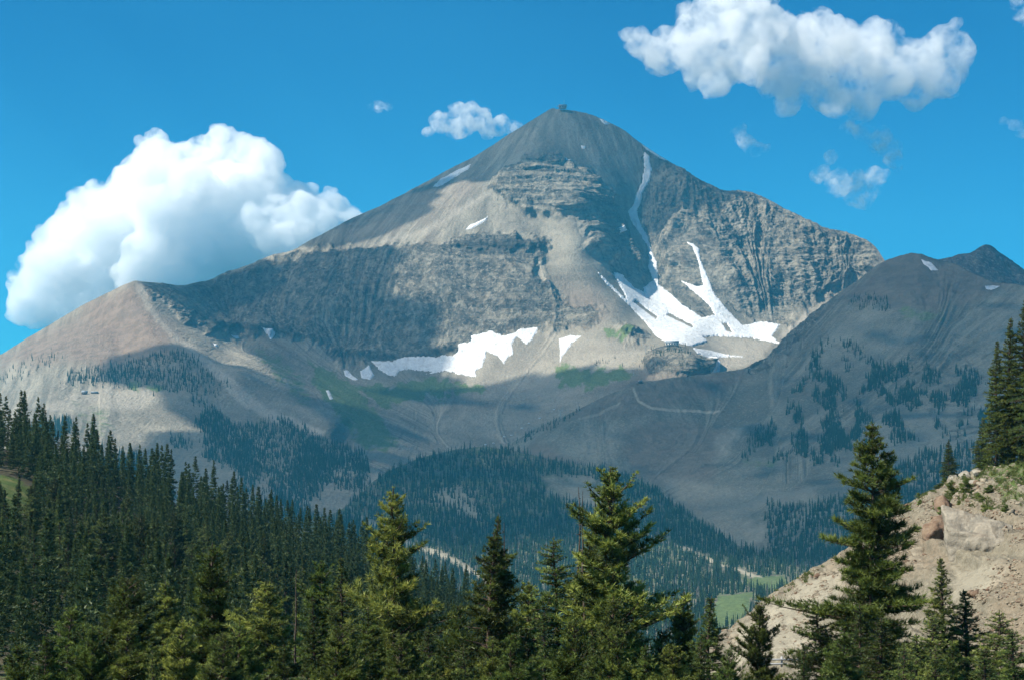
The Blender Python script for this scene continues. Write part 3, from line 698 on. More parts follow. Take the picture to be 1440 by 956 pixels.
for sh, polys in ((mtn, SHADE_MTN), (ridge, None), (peak, None), (knoll, [([(440, 640), (800, 600), (1100, 730), (1300, 760), (1300, 800), (1080, 790), (1000, 775), (900, 745), (860, 760), (780, 740), (700, 735), (620, 745), (560, 720), (480, 760), (440, 800)], 1.0)])):
    if polys is None:
        sv = np.ones(sh.PX.shape, np.float32)
    else:
        sv = sh.mask(polys, 6, 10, 71, 30)
        if sh is mtn:   # sunlit: the pale spur of scree, the snow
            sv = sv - 2.5 * sh.mask([[(250, 474), (268, 474), (322, 516), (392, 566), (472, 604), (462, 618), (385, 597), (325, 560), (280, 524)], SNOW_BAND], 4) - 1.6 * sh.mask([SNOW_BIG], 3)
    inside = (sh.PX > -250) & (sh.PX < 1750)
    if sh is mtn:
        inside &= ~((sh.PY > np.interp(sh.PX, ridge.px, ridge.top) + 4) & (sh.PX > 690))
    P = sh.P[inside]; sv = sv[inside]
    a = P[:, 0] + SUNDIR.x / SUNDIR.z * (H_DECK - P[:, 2]); b = P[:, 1] + SUNDIR.y / SUNDIR.z * (H_DECK - P[:, 2])
    samples.append(np.stack([a, b, sv], 1))
sm = np.concatenate(samples)
ga = np.arange(sm[:, 0].min() - 400, sm[:, 0].max() + 400, CELL); gb = np.arange(sm[:, 1].min() - 400, sm[:, 1].max() + 400, CELL)
hs, _, _ = np.histogram2d(sm[:, 0], sm[:, 1], bins=(ga, gb), weights=sm[:, 2]); hn_, _, _ = np.histogram2d(sm[:, 0], sm[:, 1], bins=(ga, gb))
def blur(a, s):
    k = np.exp(-0.5 * (np.arange(-3 * s, 3 * s + 1) / s) ** 2); k /= k.sum()
    a = np.apply_along_axis(lambda r: np.convolve(r, k, 'same'), 0, a)
    return np.apply_along_axis(lambda r: np.convolve(r, k, 'same'), 1, a)
w_ = np.minimum(hn_, 1.0); ratio = np.divide(hs, hn_, out=np.zeros_like(hs), where=hn_ > 0)
num = blur(ratio * w_, 1) ; den = blur(w_, 1)
num2 = blur(ratio * w_, 7); den2 = blur(w_, 7)
cov = np.where(den > 0.05, num / np.maximum(den, 1e-6), num2 / np.maximum(den2, 1e-6)) * (den2 > 0.02)
ca = 0.5 * (ga[1:] + ga[:-1]); cb = 0.5 * (gb[1:] + gb[:-1])
A, B = np.meshgrid(ca, cb, indexing='ij')
cov = cov + 0.30 * fbm(A / 150.0, B / 150.0, 5, 0.6, seed=72)
t_ = np.clip(cov - 0.5, 0, 0.5)
lum = 0.6 + 0.4 * fbm(A / 220.0, B / 220.0, 4, seed=73)
topz = H_DECK + 900 * np.sqrt(t_) * lum; botz = H_DECK - 130 * np.sqrt(t_) * (1 - lum * 0.4)
na, nb_ = t_.shape
on = np.zeros((na - 1, nb_ - 1), bool)
for di in (0, 1):
    for dj in (0, 1):
        on |= t_[di:na - 1 + di, dj:nb_ - 1 + dj] > 0
idx = np.arange(na * nb_).reshape(na, nb_)
q = np.stack([idx[:-1, :-1], idx[1:, :-1], idx[1:, 1:], idx[:-1, 1:]], -1)[on]
vt = np.stack([A, B, topz], -1).reshape(-1, 3); vb = np.stack([A, B, botz], -1).reshape(-1, 3)
used = np.unique(q); remap = np.full(na * nb_, -1); remap[used] = np.arange(len(used))
q = remap[q]
deck = mesh_np('overhead_clouds', np.concatenate([vt[used], vb[used]]), np.concatenate([q, q[:, ::-1] + len(used)]), thin_deck(), True)
tag(deck, kind='structure')

# ---- the air between
def haze_box(x0, x1, y0, y1, z0, z1, density, color):
    v = [(x, y, z) for x in (x0, x1) for y in (y0, y1) for z in (z0, z1)]
    f = [(0, 1, 3, 2), (4, 6, 7, 5), (0, 4, 5, 1), (2, 3, 7, 6), (0, 2, 6, 4), (1, 5, 7, 3)]
    t = NT('hazy_air')
    x = t.n('ShaderNodeVolumePrincipled')
    x.inputs['Color'].default_value = (*color, 1.0)
    x.inputs['Density'].default_value = density
    x.inputs['Anisotropy'].default_value = 0.0
    t.link(x.outputs[0], t.out.inputs['Volume'])
    return tag(mesh_np('haze', v, np.array(f), t.m), kind='stuff')

# ---------------------------------------------------------------- snow patches lying on the rock
def snow_patch(sheet, poly, label, thick=1.6, step=0.7, rough=2.2, holes=(), seed=0, name='snow_patch'):
    p = np.array(poly, float)
    x0_, y0_ = p.min(0) - 2; x1_, y1_ = p.max(0) + 2
    gx_ = np.arange(x0_, x1_ + step, step); gy_ = np.arange(y0_, y1_ + step, step)
    X, Y = np.meshgrid(gx_, gy_)
    sd = poly_sd(poly, X, Y)
    sd = np.minimum(sd + rough * fbm(X / 5.0, Y / 5.0, 4, seed=90 + seed), sd + 2.5)
    for h in holes:
        sd = np.minimum(sd, -poly_sd(h, X, Y) + 1.2 * fbm(X / 4.0, Y / 4.0, 3, seed=95))
    sd = sd + 0.5 * rough * fbm(X / 1.7, Y / 1.7, 2, seed=97 + seed)
    if rough > 1.5:
        sd = np.minimum(sd, 7.0 * (0.62 - fbm(X / 7.0, Y / 4.0, 4, seed=93 + seed)))
    P = sheet.at(X, Y)
    n = np.cross(np.gradient(P, axis=0), np.gradient(P, axis=1)); n /= np.linalg.norm(n, axis=-1, keepdims=True) + 1e-9
    n = np.where(n[..., 1:2] > 0, -n, n)
    t = np.clip(sd * 0.9, -1, 1)
    Q = P + n * (t * thick + 0.4)[..., None]
    keep = (sd > -0.7)
    kf = keep[:-1, :-1] & keep[1:, :-1] & keep[1:, 1:] & keep[:-1, 1:]
    f = grid_faces(*X.shape)[kf.ravel()][:, ::-1]
    used = np.unique(f); rm = np.full(X.size, -1); rm[used] = np.arange(len(used))
    o = mesh_np(name, Q.reshape(-1, 3)[used], rm[f], M_SNOW, True)
    return tag(o, label, 'snow patch', 'old snow left on the mountains')

snow_patch(mtn, SNOW_BIG, 'large forked snowfield running from a thin couloir below the summit down to the bowl', thick=2.4, holes=[[(1015, 454), (1022, 455), (1030, 468), (1022, 466)], [(940, 440), (975, 458), (973, 461), (938, 444)], [(893, 422), (925, 446), (922, 449), (890, 425)]], seed=1, rough=1.6)
snow_patch(mtn, [(974, 489), (999, 493), (1026, 499.6), (1049, 500.6), (1020.5, 502.4), (1004.5, 503), (1013, 508.5), (1012, 522.7), (997, 528), (1002.7, 519), (995.6, 505), (981, 498)], 'snow tongue below the big snowfield, beside the wooded knob', seed=2, rough=1.0)
snow_patch(mtn, SNOW_BAND,
           'long ragged snow band along the foot of the dark cirque wall', seed=3, rough=2.0)
for k, (poly, lab) in enumerate([
    ([(506.7, 522.7), (519, 517), (526, 528), (521, 534), (508.5, 531.6)], 'round snow spot just left of the long snow band'),
    ([(483.6, 521.6), (488, 521), (503, 534), (496, 534), (485, 526)], 'leftmost slanted snow spot below the cirque wall'),
    ([(458.7, 551), (462, 551), (468, 560), (464, 561)], 'tiny snow fleck low on the green shaded slope'),
    ([(786, 476.5), (802, 472), (818, 473.6), (805, 482), (795, 496), (791, 501), (788, 510), (787.6, 492.5)], 'wedge of snow pointing down, right of the long snow band'),
    ([(609, 264), (619.6, 253), (644.5, 239), (662, 232), (658.7, 239), (637, 251.6), (619.6, 262)], 'smooth white snow strip on the left skyline slope below the summit'),
    ([(655, 324.5), (660.5, 319), (676.5, 313), (684, 309), (686.5, 305.6), (684, 312), (677, 316.7), (664, 323.4)], 'small snow streak on the bench above the cirque wall'),
    ([(324, 472), (335, 472), (336, 476), (329, 475)], 'small snow speck on the shaded ledge left of the dark block'),
    ([(367, 467), (386, 470), (386, 473), (381, 479)], 'triangular snow speck on the shaded ledge at the cirque top'),
    ([(299, 483), (305, 485), (306, 488), (302, 487)], 'lowest left snow fleck on the shaded ledge'),
    ([(843, 168), (849, 169), (857.6, 175), (850, 176)], 'snow scrap on the skyline right of the summit building'),
    ([(791, 226), (797, 226), (803, 230), (797, 232)], 'snow scrap on top of the banded cliff'),
    ([(817, 206), (823, 207), (822, 211), (818, 210)], 'lone snow dot on the dark summit face'),
    ([(903, 204), (910, 208), (925, 218), (938, 227), (934, 227), (920, 218), (908, 210)], 'thin snow cornice on the skyline above the couloir'),
    ([(856, 324), (862, 330), (858, 332), (853, 326)], 'snow fleck in the cliff left of the couloir')]):
    snow_patch(mtn, poly, lab, thick=2.0, step=0.5, rough=0.6, seed=10 + k)
snow_patch(ridge, [(1295.7, 367.3), (1309.5, 371), (1319, 381), (1309.5, 382), (1299, 374)], 'oval snow patch high on the brown right ridge', thick=1.6, step=0.5, rough=0.5, seed=30)
snow_patch(ridge, [(1385.5, 402.5), (1406, 404), (1396, 409), (1387, 407.7)], 'flat snow patch on the crest below the far dark peak', thick=1.6, step=0.5, rough=0.5, seed=31)

# ---------------------------------------------------------------- near ground: left hillside, right slope, ground under the trees
def hill_material(name, soil, grass, pale):
    t = NT(name)
    p = t.pos()
    a = t.noise(p, 0.12, 7.0, 0.65); b = t.noise(p, 0.9, 6.0, 0.7); d = t.noise(p, 5.0, 4.0, 0.7)
    c = t.mix(t.range(b, 0.35, 0.65), tuple(q * 0.7 for q in soil), tuple(q * 1.2 for q in soil))
    c = t.mix(t.math('MULTIPLY', t.range(d, 0.5, 0.75), 0.5), c, pale)
    pm = t.math('MULTIPLY', t.attr('pale'), t.range(b, 0.25, 0.6, 0.55, 1.0))
    c = t.mix(pm, c, t.mix(t.range(a, 0.35, 0.65), tuple(q * 0.85 for q in pale), tuple(q * 1.12 for q in pale)))
    c = t.mix(t.math('MULTIPLY', t.range(t.noise(p, 2.4, 5.0, 0.75), 0.54, 0.66), 0.55), c, tuple(q * 0.45 for q in soil))
    c = t.mix(t.math('MULTIPLY', t.range(t.noise(p, 1.3, 6.0, 0.75), 0.56, 0.68), 0.5), c, tuple(min(1, q * 1.15) for q in pale))
    rm = t.math('MULTIPLY', t.attr('red'), t.range(b, 0.3, 0.6))
    c = t.mix(t.math('MULTIPLY', rm, 0.42), c, (0.20, 0.125, 0.082))
    gm = t.range(t.math('ADD', t.attr('grass'), t.math('MULTIPLY', t.math('SUBTRACT', b, 0.5), 1.4)), 0.4, 0.7)
    g = t.mix(t.range(d, 0.3, 0.7), tuple(q * 0.55 for q in grass), tuple(q * 1.3 for q in grass))
    g = t.mix(t.math('MULTIPLY', t.range(a, 0.45, 0.7), 0.5), g, (0.23, 0.19, 0.085))
    c = t.mix(gm, c, g)
    h = t.math('ADD', t.math('MULTIPLY', b, 0.5), t.math('MULTIPLY', d, 0.16))
    t.pbsdf(c, 0.95, 0.1, t.bump(h, 0.8, 1.0))
    return t.m

HILL_TOP = [(-400, 560), (-150, 600), (0, 625), (100, 662), (200, 692), (300, 730), (400, 768), (500, 803), (600, 842), (700, 880), (760, 910), (850, 1010)]
HILL_D = [(-400, 560, 380), (-150, 600, 400), (0, 625, 430), (200, 692, 455), (400, 768, 470), (600, 842, 470), (700, 880, 450), (760, 910, 400), (850, 1010, 300),
          (0, 700, 320), (200, 760, 335), (400, 850, 320), (600, 920, 320), (0, 800, 235), (200, 850, 240), (400, 930, 235), (0, 950, 165), (300, 960, 190), (600, 1000, 220), (0, 1060, 120), (400, 1060, 140), (850, 1060, 200), (-400, 700, 270), (-400, 1060, 110)]
hill = Sheet('left_hillside', cols(-400, 850, -60, 760, 4.0, 14.0), lambda x: smooth_line(HILL_TOP, x), lambda x: np.full_like(x, 1060.0), HILL_D, 130, back=(6, 0.45, 14.0))
xx, yy = hill.P[..., 0], hill.P[..., 1]
hill.P[..., 2] += 1.5 * fbm(xx / 40, yy / 40, 4, seed=101) + 0.25 * fbm(xx / 3, yy / 3, 3, seed=102)
h_grass = hill.mask([([(-40, 665), (15, 668), (50, 690), (48, 718), (20, 735), (-40, 740)], 1.0), ([(125, 716), (165, 718), (190, 735), (150, 742), (120, 735)], 0.8), ([(290, 672), (330, 690), (340, 720), (300, 700)], 0.3)], 6, 8, 103, 14)
h_pale = hill.mask([([(-10, 725), (35, 710), (40, 722), (10, 745)], 0.8), ([(140, 725), (190, 735), (215, 760), (170, 755), (140, 745)], 0.9), ([(290, 672), (306, 672), (318, 690), (310, 695)], 1.0)], 4, 6, 104, 12)
hill.build(hill_material('hillside_soil', (0.080, 0.068, 0.048), (0.065, 0.100, 0.028), (0.26, 0.23, 0.175)), dict(grass=np.maximum(h_grass, 0.42), pale=h_pale))

SLOPE_TOP = [(960, 990), (1000, 912), (1020, 890), (1035, 878), (1050, 866), (1080, 838), (1100, 826), (1140, 801), (1170, 785), (1200, 765), (1230, 742), (1260, 720), (1290, 703), (1320, 688), (1350, 671), (1380, 660), (1400, 655), (1440, 648), (1550, 622), (1700, 600), (1900, 600), (2400, 640), (3200, 760), (4200, 960)]
SLOPE_D = [(960, 990, 130), (1020, 890, 150), (1100, 826, 160), (1170, 785, 166), (1260, 720, 172), (1350, 671, 170), (1440, 648, 160), (1600, 615, 150), (1900, 600, 140),
           (1060, 900, 132), (1150, 860, 134), (1250, 800, 138), (1300, 740, 146), (1350, 740, 140), (1400, 700, 141), (1440, 700, 136), (1440, 760, 120), (1400, 800, 114), (1300, 850, 116), (1200, 900, 112), (1100, 945, 106), (1300, 940, 97), (1440, 900, 94), (1440, 960, 88), (1150, 1000, 92), (1300, 1080, 76), (960, 1080, 95), (1600, 800, 100), (1600, 1080, 72), (1900, 1080, 72), (1900, 800, 95), (2600, 640, 130), (2600, 1080, 70), (3400, 760, 125), (3400, 1080, 72), (4200, 960, 120), (4200, 1080, 80)]
slope = Sheet('rocky_slope', cols(960, 4200, 960, 1480, 1.6, 16.0), lambda x: smooth_line(SLOPE_TOP, x), lambda x: np.full_like(x, 1080.0), SLOPE_D, 300, back=(6, 0.5, 4.0))
xx, yy, zz = slope.P[..., 0], slope.P[..., 1], slope.P[..., 2]
ed = 0.35 + 0.65 * sstep(0, 10, slope.PY - slope.top[None])
dirt = slope.mask([([(1030, 890), (1090, 850), (1160, 800), (1185, 800), (1190, 830), (1150, 880), (1110, 930), (1030, 940)], 1.0), ([(1340, 800), (1430, 800), (1400, 840), (1340, 850)], 0.9)], 9, 10, 111, 14)
rocky = 1 - 0.75 * dirt
rel = 0.9 * fbm(xx / 9, yy / 9, 4, seed=112) + rocky * (0.60 * fbm(xx / 2.2, zz / 1.1, 4, 0.6, seed=113, ridged=True) + 0.5 * tri((zz + 0.8 * fbm(xx / 5, yy / 5, 3, seed=115)) / 1.5) ** 2) + 0.1 * fbm(slope.flow / 0.7, zz / 8.0, 3, seed=114)
slope.P = slope.P + slope.normals() * (rel * ed)[..., None]
s_grass = slope.mask([([(1395, 655), (1450, 645), (1470, 700), (1420, 690), (1400, 680), (1370, 690), (1350, 680)], 0.6), ([(1330, 690), (1390, 700), (1440, 720), (1380, 725), (1320, 715)], 0.35), ([(1250, 725), (1330, 685), (1345, 680), (1320, 700), (1270, 730)], 0.55), ([(1090, 832), (1190, 775), (1180, 785), (1100, 840)], 0.45), ([(1400, 690), (1440, 690), (1440, 710), (1410, 705)], 0.6)], 6, 8, 116, 12)
s_red = slope.mask([([(1270, 740), (1330, 740), (1335, 810), (1280, 830), (1250, 800)], 0.7), ([(1400, 800), (1480, 790), (1480, 930), (1400, 900)], 0.6), ([(1160, 790), (1200, 770), (1210, 800), (1190, 850)], 0.5), ([(1300, 690), (1400, 690), (1480, 740), (1480, 790), (1340, 740)], 0.4)], 10, 12, 117, 16)
slope.build(hill_material('slope_dirt', (0.172, 0.152, 0.112), (0.070, 0.100, 0.028), (0.290, 0.262, 0.200)), dict(grass=s_grass, red=s_red, pale=dirt * 0.9 + 0.12))

gxx = np.linspace(-90, 120, 90); gyy = np.linspace(-25, 175, 80)
GX, GY = np.meshgrid(gxx, gyy)
GZ = -1.7 - 15.0 * sstep(-5, 75, GY) - 5.0 * sstep(70, 150, GY) - 8 * sstep(150, 175, GY) + 0.6 * fbm(GX / 12, GY / 12, 4, seed=121)
GZ -= 9 * sstep(60, 120, GX) + 9 * sstep(50, 90, -GX)
def ground_z(x, y):
    return -1.7 - 15.0 * sstep(-5, 75, y) - 5.0 * sstep(70, 150, y)
fore = mesh_np('wooded_bank', np.stack([GX, GY, GZ], -1).reshape(-1, 3), grid_faces(80, 90), hill_material('bank_soil', (0.07, 0.055, 0.04), (0.06, 0.1, 0.03), (0.2, 0.17, 0.12)), True,
               dict(grass=np.full(GX.size, 0.55, np.float32), pale=np.zeros(GX.size), red=np.zeros(GX.size)))
tag(fore, kind='structure')

# ---- rocks of the slope
M_ROCK = None
def rock_material(name, a, b, c):
    t = NT(name)
    p = t.pos()
    n1 = t.noise(p, 0.8, 6.0, 0.65); n2 = t.noise(p, 4.0, 6.0, 0.7)
    col = t.mix(t.range(n1, 0.35, 0.65), a, b)
    col = t.mix(t.math('MULTIPLY', t.range(n2, 0.5, 0.72), 0.7), col, c)
    t.pbsdf(col, 0.92, 0.15, t.bump(t.math('ADD', t.math('MULTIPLY', n1, 0.3), t.math('MULTIPLY', n2, 0.12)), 0.9, 1.0))
    return t.m
M_TAN = rock_material('tan_rock', (0.18, 0.152, 0.112), (0.28, 0.24, 0.178), (0.115, 0.092, 0.07))
M_GREYR = rock_material('grey_rock', (0.20, 0.185, 0.155), (0.30, 0.275, 0.225), (0.135, 0.12, 0.10))
M_REDR = rock_material('red_rock', (0.125, 0.080, 0.055), (0.20, 0.145, 0.10), (0.060, 0.042, 0.034))

def slab_material():
    t = NT('cracked_slab')
    p = t.pos(); x, y, z = t.sep(p)
    n1 = t.noise(p, 1.2, 7.0, 0.7)
    cr = t.noise(t.comb(t.math('MULTIPLY', x, 0.8), t.math('MULTIPLY', y, 0.4), t.math('MULTIPLY', z, 0.22)), 1.0, 4.0, 0.55, 0.3)
    bd = t.noise(t.comb(t.math('MULTIPLY', x, 0.25), 0.0, t.math('MULTIPLY', z, 2.6)), 1.0, 5.0, 0.65)
    c = t.mix(t.range(n1, 0.35, 0.65), (0.17, 0.15, 0.12), (0.27, 0.24, 0.19))
    c = t.mix(t.math('MULTIPLY', t.range(cr, 0.56, 0.62), 0.6), c, (0.10, 0.085, 0.066))
    c = t.mix(t.math('MULTIPLY', t.range(bd, 0.55, 0.7), 0.5), c, (0.14, 0.105, 0.075))
    t.pbsdf(c, 0.92, 0.1, t.bump(t.math('ADD', t.math('MULTIPLY', cr, 0.5), t.math('MULTIPLY', n1, 0.25)), 0.7, 1.0))
    return t.m
M_SLAB = slab_material()

def rock_shape(seed, flat=0.6):
    """an angular stone of about unit size"""
    r = np.random.default_rng(seed)
    v, f = ico(2)
    for _ in range(9):
        d = r.normal(0, 1, 3); d /= np.linalg.norm(d); h = r.uniform(0.5, 0.85)
        k = v @ d; v = v - np.maximum(k - h, 0)[:, None] * d
    v = v * np.array([1.0, r.uniform(0.6, 0.95), flat * r.uniform(0.8, 1.3)])
    return v, f
ROCKS = [rock_shape(600 + i) for i in range(8)]
rk = np.random.default_rng(610)
stone_m = slope.mask([([(1185, 790), (1260, 725), (1330, 690), (1400, 665), (1480, 690), (1480, 780), (1440, 775), (1340, 742), (1310, 760), (1290, 820), (1230, 840)], 0.55), ([(1380, 705), (1470, 710), (1470, 770), (1400, 752)], 0.75), ([(1400, 800), (1480, 790), (1480, 960), (1330, 960), (1350, 880)], 0.85), ([(1090, 838), (1180, 785), (1200, 790), (1110, 845), (1060, 880), (1030, 890)], 0.7), ([(1130, 830), (1165, 800), (1168, 830), (1140, 850)], 0.5), ([(1090, 870), (1150, 850), (1150, 930), (1110, 930)], 0.3), ([(1000, 905), (1040, 880), (1040, 900), (1010, 925)], 0.8)], 8, 12, 118, 10)
Pm = slope.P
u_ = Pm[1:, :-1] - Pm[:-1, :-1]; v_ = Pm[:-1, 1:] - Pm[:-1, :-1]
ar = np.linalg.norm(np.cross(u_, v_), axis=-1)
clus = sstep(-0.15, 0.35, fbm(slope.PX / 16.0, slope.PY / 9.0, 4, seed=119))
wts = (ar * (stone_m * clus)[:-1, :-1] * ((slope.PX > 980) & (slope.PX < 1480))[:-1, :-1]).ravel(); wts /= wts.sum()
def scatter(n):
    c = rk.choice(len(wts), n, p=wts); i, j = np.divmod(c, Pm.shape[1] - 1)
    return Pm[i, j] + u_[i, j] * rk.random((n, 1)) + v_[i, j] * rk.random((n, 1))
def stone_verts(p, size):
    v, f = ROCKS[rk.integers(0, 8)]
    a = rk.uniform(0, 6.28); tl = rk.normal(0, 0.25, 2)
    R = Matrix.Rotation(a, 3, 'Z') @ Matrix.Rotation(tl[0], 3, 'X') @ Matrix.Rotation(tl[1], 3, 'Y')
    return (v * size) @ np.array(R).T + p, f
for nm, mat_, n_ in (('rubble', M_TAN, 7500), ('rubble', M_REDR, 2600)):
    V, Fc = [], []; k = 0
    for p in scatter(n_):
        v, f = stone_verts(p, 0.07 + 0.16 * rk.random() ** 3); V.append(v); Fc.append(f + k); k += len(v)
    tag(mesh_np(nm, np.concatenate(V), np.concatenate(Fc), mat_, False), kind='stuff')
for p in scatter(130):
    s_ = rk.uniform(0.26, 0.6)
    v, f = stone_verts(np.zeros(3), s_)
    o = mesh_np('boulder', v, f, M_TAN if rk.random() < 0.7 else M_REDR, False); o.location = p
    tag(o, 'angular boulder lying in the rubble of the rocky slope', 'boulder', 'boulders in the rubble of the rocky slope')

def rock_block(name, poly, D, depth, mat, label, seed, rough=0.14, tilt=0.0, rise=0.35, cat='rock', group=None):
    """a rock body: its front outline at distance D, running back into the slope"""
    bm = bmesh.new()
    pts = [W(np.array(float(x)), np.array(float(y)), np.array(float(D) + tilt * (x - poly[0][0]))) for x, y in poly]
    fr = bm.faces.new([bm.verts.new(p) for p in pts])
    g = bmesh.ops.extrude_face_region(bm, geom=[fr])
    for v in [e for e in g['geom'] if isinstance(e, bmesh.types.BMVert)]:
        v.co += Vector((0.15 * depth, depth, rise * depth))
    bmesh.ops.recalc_face_normals(bm, faces=bm.faces[:])
    bmesh.ops.bevel(bm, geom=bm.edges[:], offset=0.08, segments=1, affect='EDGES')
    bmesh.ops.triangulate(bm, faces=bm.faces[:])
    for _ in range(4):
        bmesh.ops.subdivide_edges(bm, edges=[e for e in bm.edges if e.calc_length() > 0.3], cuts=1)
        bmesh.ops.triangulate(bm, faces=bm.faces[:])
    v = np.array([q.co for q in bm.verts]); f = np.array([[q.index for q in fc.verts] for fc in bm.faces])
    bm.verts.index_update(); f = np.array([[q.index for q in fc.verts] for fc in bm.faces]); bm.free()
    c = v.mean(0)
    dsp = sum(a_ * noise3(v / s_, seed + i) for i, (a_, s_) in enumerate(((rough * 1.6, 1.3), (rough, 0.5), (rough * 0.5, 0.22))))
    d = v - c; d /= np.linalg.norm(d, axis=1, keepdims=True)
    v = v + d * dsp[:, None]
    o = mesh_np(name, v - c, f, mat, False); o.location = c
    return tag(o, label, cat, group)
Dsl = float(slope.at(np.array(1360.0), np.array(785.0))[1])
rock_block('rock_outcrop', [(1332, 743), (1352, 748), (1385, 756), (1430, 771), (1426, 790), (1402, 808), (1385, 806), (1360, 800), (1335, 792)], Dsl + 0.35, 2.6, M_SLAB, 'long grey rock slab with a sheer cut face in the dirt of the slope', 701, 0.17, -0.030, 0.62, 'rock slab')
Dr = float(slope.at(np.array(1318.0), np.array(772.0))[1])
rock_block('rock_outcrop', [(1303, 756), (1318, 744), (1331, 742), (1335, 760), (1333, 778), (1318, 772), (1305, 766)], Dr - 0.7, 2.2, M_REDR, 'rust red block at the left end of the grey rock slab', 702, 0.26, 0, 0.5, 'rock')
Dr = float(slope.at(np.array(1330.0), np.array(728.0))[1])
rock_block('rock_outcrop', [(1317, 724), (1328, 711), (1336, 713), (1344, 722), (1332, 728), (1318, 731)], Dr - 0.5, 1.8, M_REDR, 'dark red boulder above the low spreading bush', 703, 0.24, 0, 0.5, 'rock')
for i, (x_, y_, w_, h_, lb) in enumerate([(1292, 768, 34, 7, 'topmost flat slab of the stepped ledge left of the red block'), (1300, 781, 30, 7, 'second flat slab of the stepped ledge from the top'), (1296, 793, 34, 7, 'third flat slab of the stepped ledge from the top'), (1302, 806, 26, 8, 'lowest flat slab of the stepped ledge')]):
    Dr = float(slope.at(np.array(float(x_)), np.array(float(y_ + h_)))[1])
    rock_block('rock_ledge', [(x_ - w_ / 2, y_), (x_, y_ - 2), (x_ + w_ / 2, y_ + 1), (x_ + w_ / 2 - 2, y_ + h_), (x_, y_ + h_ + 1), (x_ - w_ / 2 + 2, y_ + h_ - 1)], Dr - 0.5, 1.8, M_TAN, lb, 710 + i, 0.12, 0.01, 0.3, 'rock slab', 'stepped ledge on the rocky slope')
for i, (x_, y_, w_, h_, lb) in enumerate([(1342, 672, 16, 10, 'pale rock lowest on the skyline crest, right of the lone small fir'), (1358, 667, 18, 9, 'pale rock in the middle of the skyline crest'), (1378, 661, 20, 8, 'long pale rock highest on the skyline crest'), (1372, 678, 26, 7, 'flat pale slab below the skyline crest'), (1322, 698, 18, 8, 'grey rock on the edge left of the two saplings')]):
    Dr = float(slope.at(np.array(float(x_)), np.array(float(y_ + h_)))[1])
    rock_block('crest_rock', [(x_ - w_ / 2, y_ + h_ * 0.5), (x_ - w_ / 4, y_), (x_ + w_ / 4, y_ - 1), (x_ + w_ / 2, y_ + h_ * 0.4), (x_ + w_ / 3, y_ + h_), (x_ - w_ / 3, y_ + h_ + 1)], Dr - 0.4, 1.4, M_GREYR, lb, 720 + i, 0.14, 0.0, 0.2, 'rock', 'pale rocks along the crest of the rocky slope')

# ---------------------------------------------------------------- trees
def needle_material(name, dark, light, warm, trans=0.33):
    t = NT(name)
    a = t.attr('tint')
    oi = t.n('ShaderNodeObjectInfo').outputs['Random']
    c = t.mix(t.range(a, 0.1, 0.9, smooth=False), dark, light)
    c = t.mix(t.math('MULTIPLY', t.range(t.math('ADD', a, t.math('MULTIPLY', oi, 0.6)), 0.75, 1.5), 0.8), c, warm)
    hv = t.n('ShaderNodeHueSaturation'); t.link(c, hv.inputs['Color'])
    t.link(t.range(oi, 0.0, 1.0, 0.62, 1.4, smooth=False), hv.inputs['Value']); t.link(t.range(t.math('FRACT', t.math('MULTIPLY', oi, 7.3)), 0.0, 1.0, 0.482, 0.512, smooth=False), hv.inputs['Hue'])
    c = hv.outputs[0]
    d = t.n('ShaderNodeBsdfDiffuse'); t.link(c, d.inputs[0])
    tr = t.n('ShaderNodeBsdfTranslucent'); t.link(c, tr.inputs[0])
    g = t.n('ShaderNodeBsdfGlossy'); g.inputs['Roughness'].default_value = 0.5; g.inputs['Color'].default_value = (0.6, 0.65, 0.5, 1)
    m1 = t.n('ShaderNodeMixShader'); m1.inputs[0].default_value = trans; t.link(d.outputs[0], m1.inputs[1]); t.link(tr.outputs[0], m1.inputs[2])
    m2 = t.n('ShaderNodeMixShader'); m2.inputs[0].default_value = 0.035; t.link(m1.outputs[0], m2.inputs[1]); t.link(g.outputs[0], m2.inputs[2])
    t.link(m2.outputs[0], t.out.inputs['Surface'])
    return t.m
M_PINE = needle_material('pine_needles', (0.030, 0.044, 0.014), (0.190, 0.268, 0.052), (0.275, 0.285, 0.062))
M_FIR = needle_material('fir_needles', (0.024, 0.044, 0.018), (0.170, 0.235, 0.055), (0.240, 0.260, 0.060))
M_SPRUCE = needle_material('spruce_needles', (0.024, 0.044, 0.020), (0.110, 0.155, 0.048), (0.170, 0.185, 0.055))
M_SHRUB = needle_material('shrub_leaves', (0.08, 0.13, 0.03), (0.20, 0.27, 0.06), (0.24, 0.26, 0.07))
M_BARK = plain('bark', (0.075, 0.055, 0.042), 0.95, 0.1, 0.35, 6.0)
M_DEAD = plain('weathered_wood', (0.085, 0.068, 0.056), 0.9, 0.1, 0.3, 5.0)

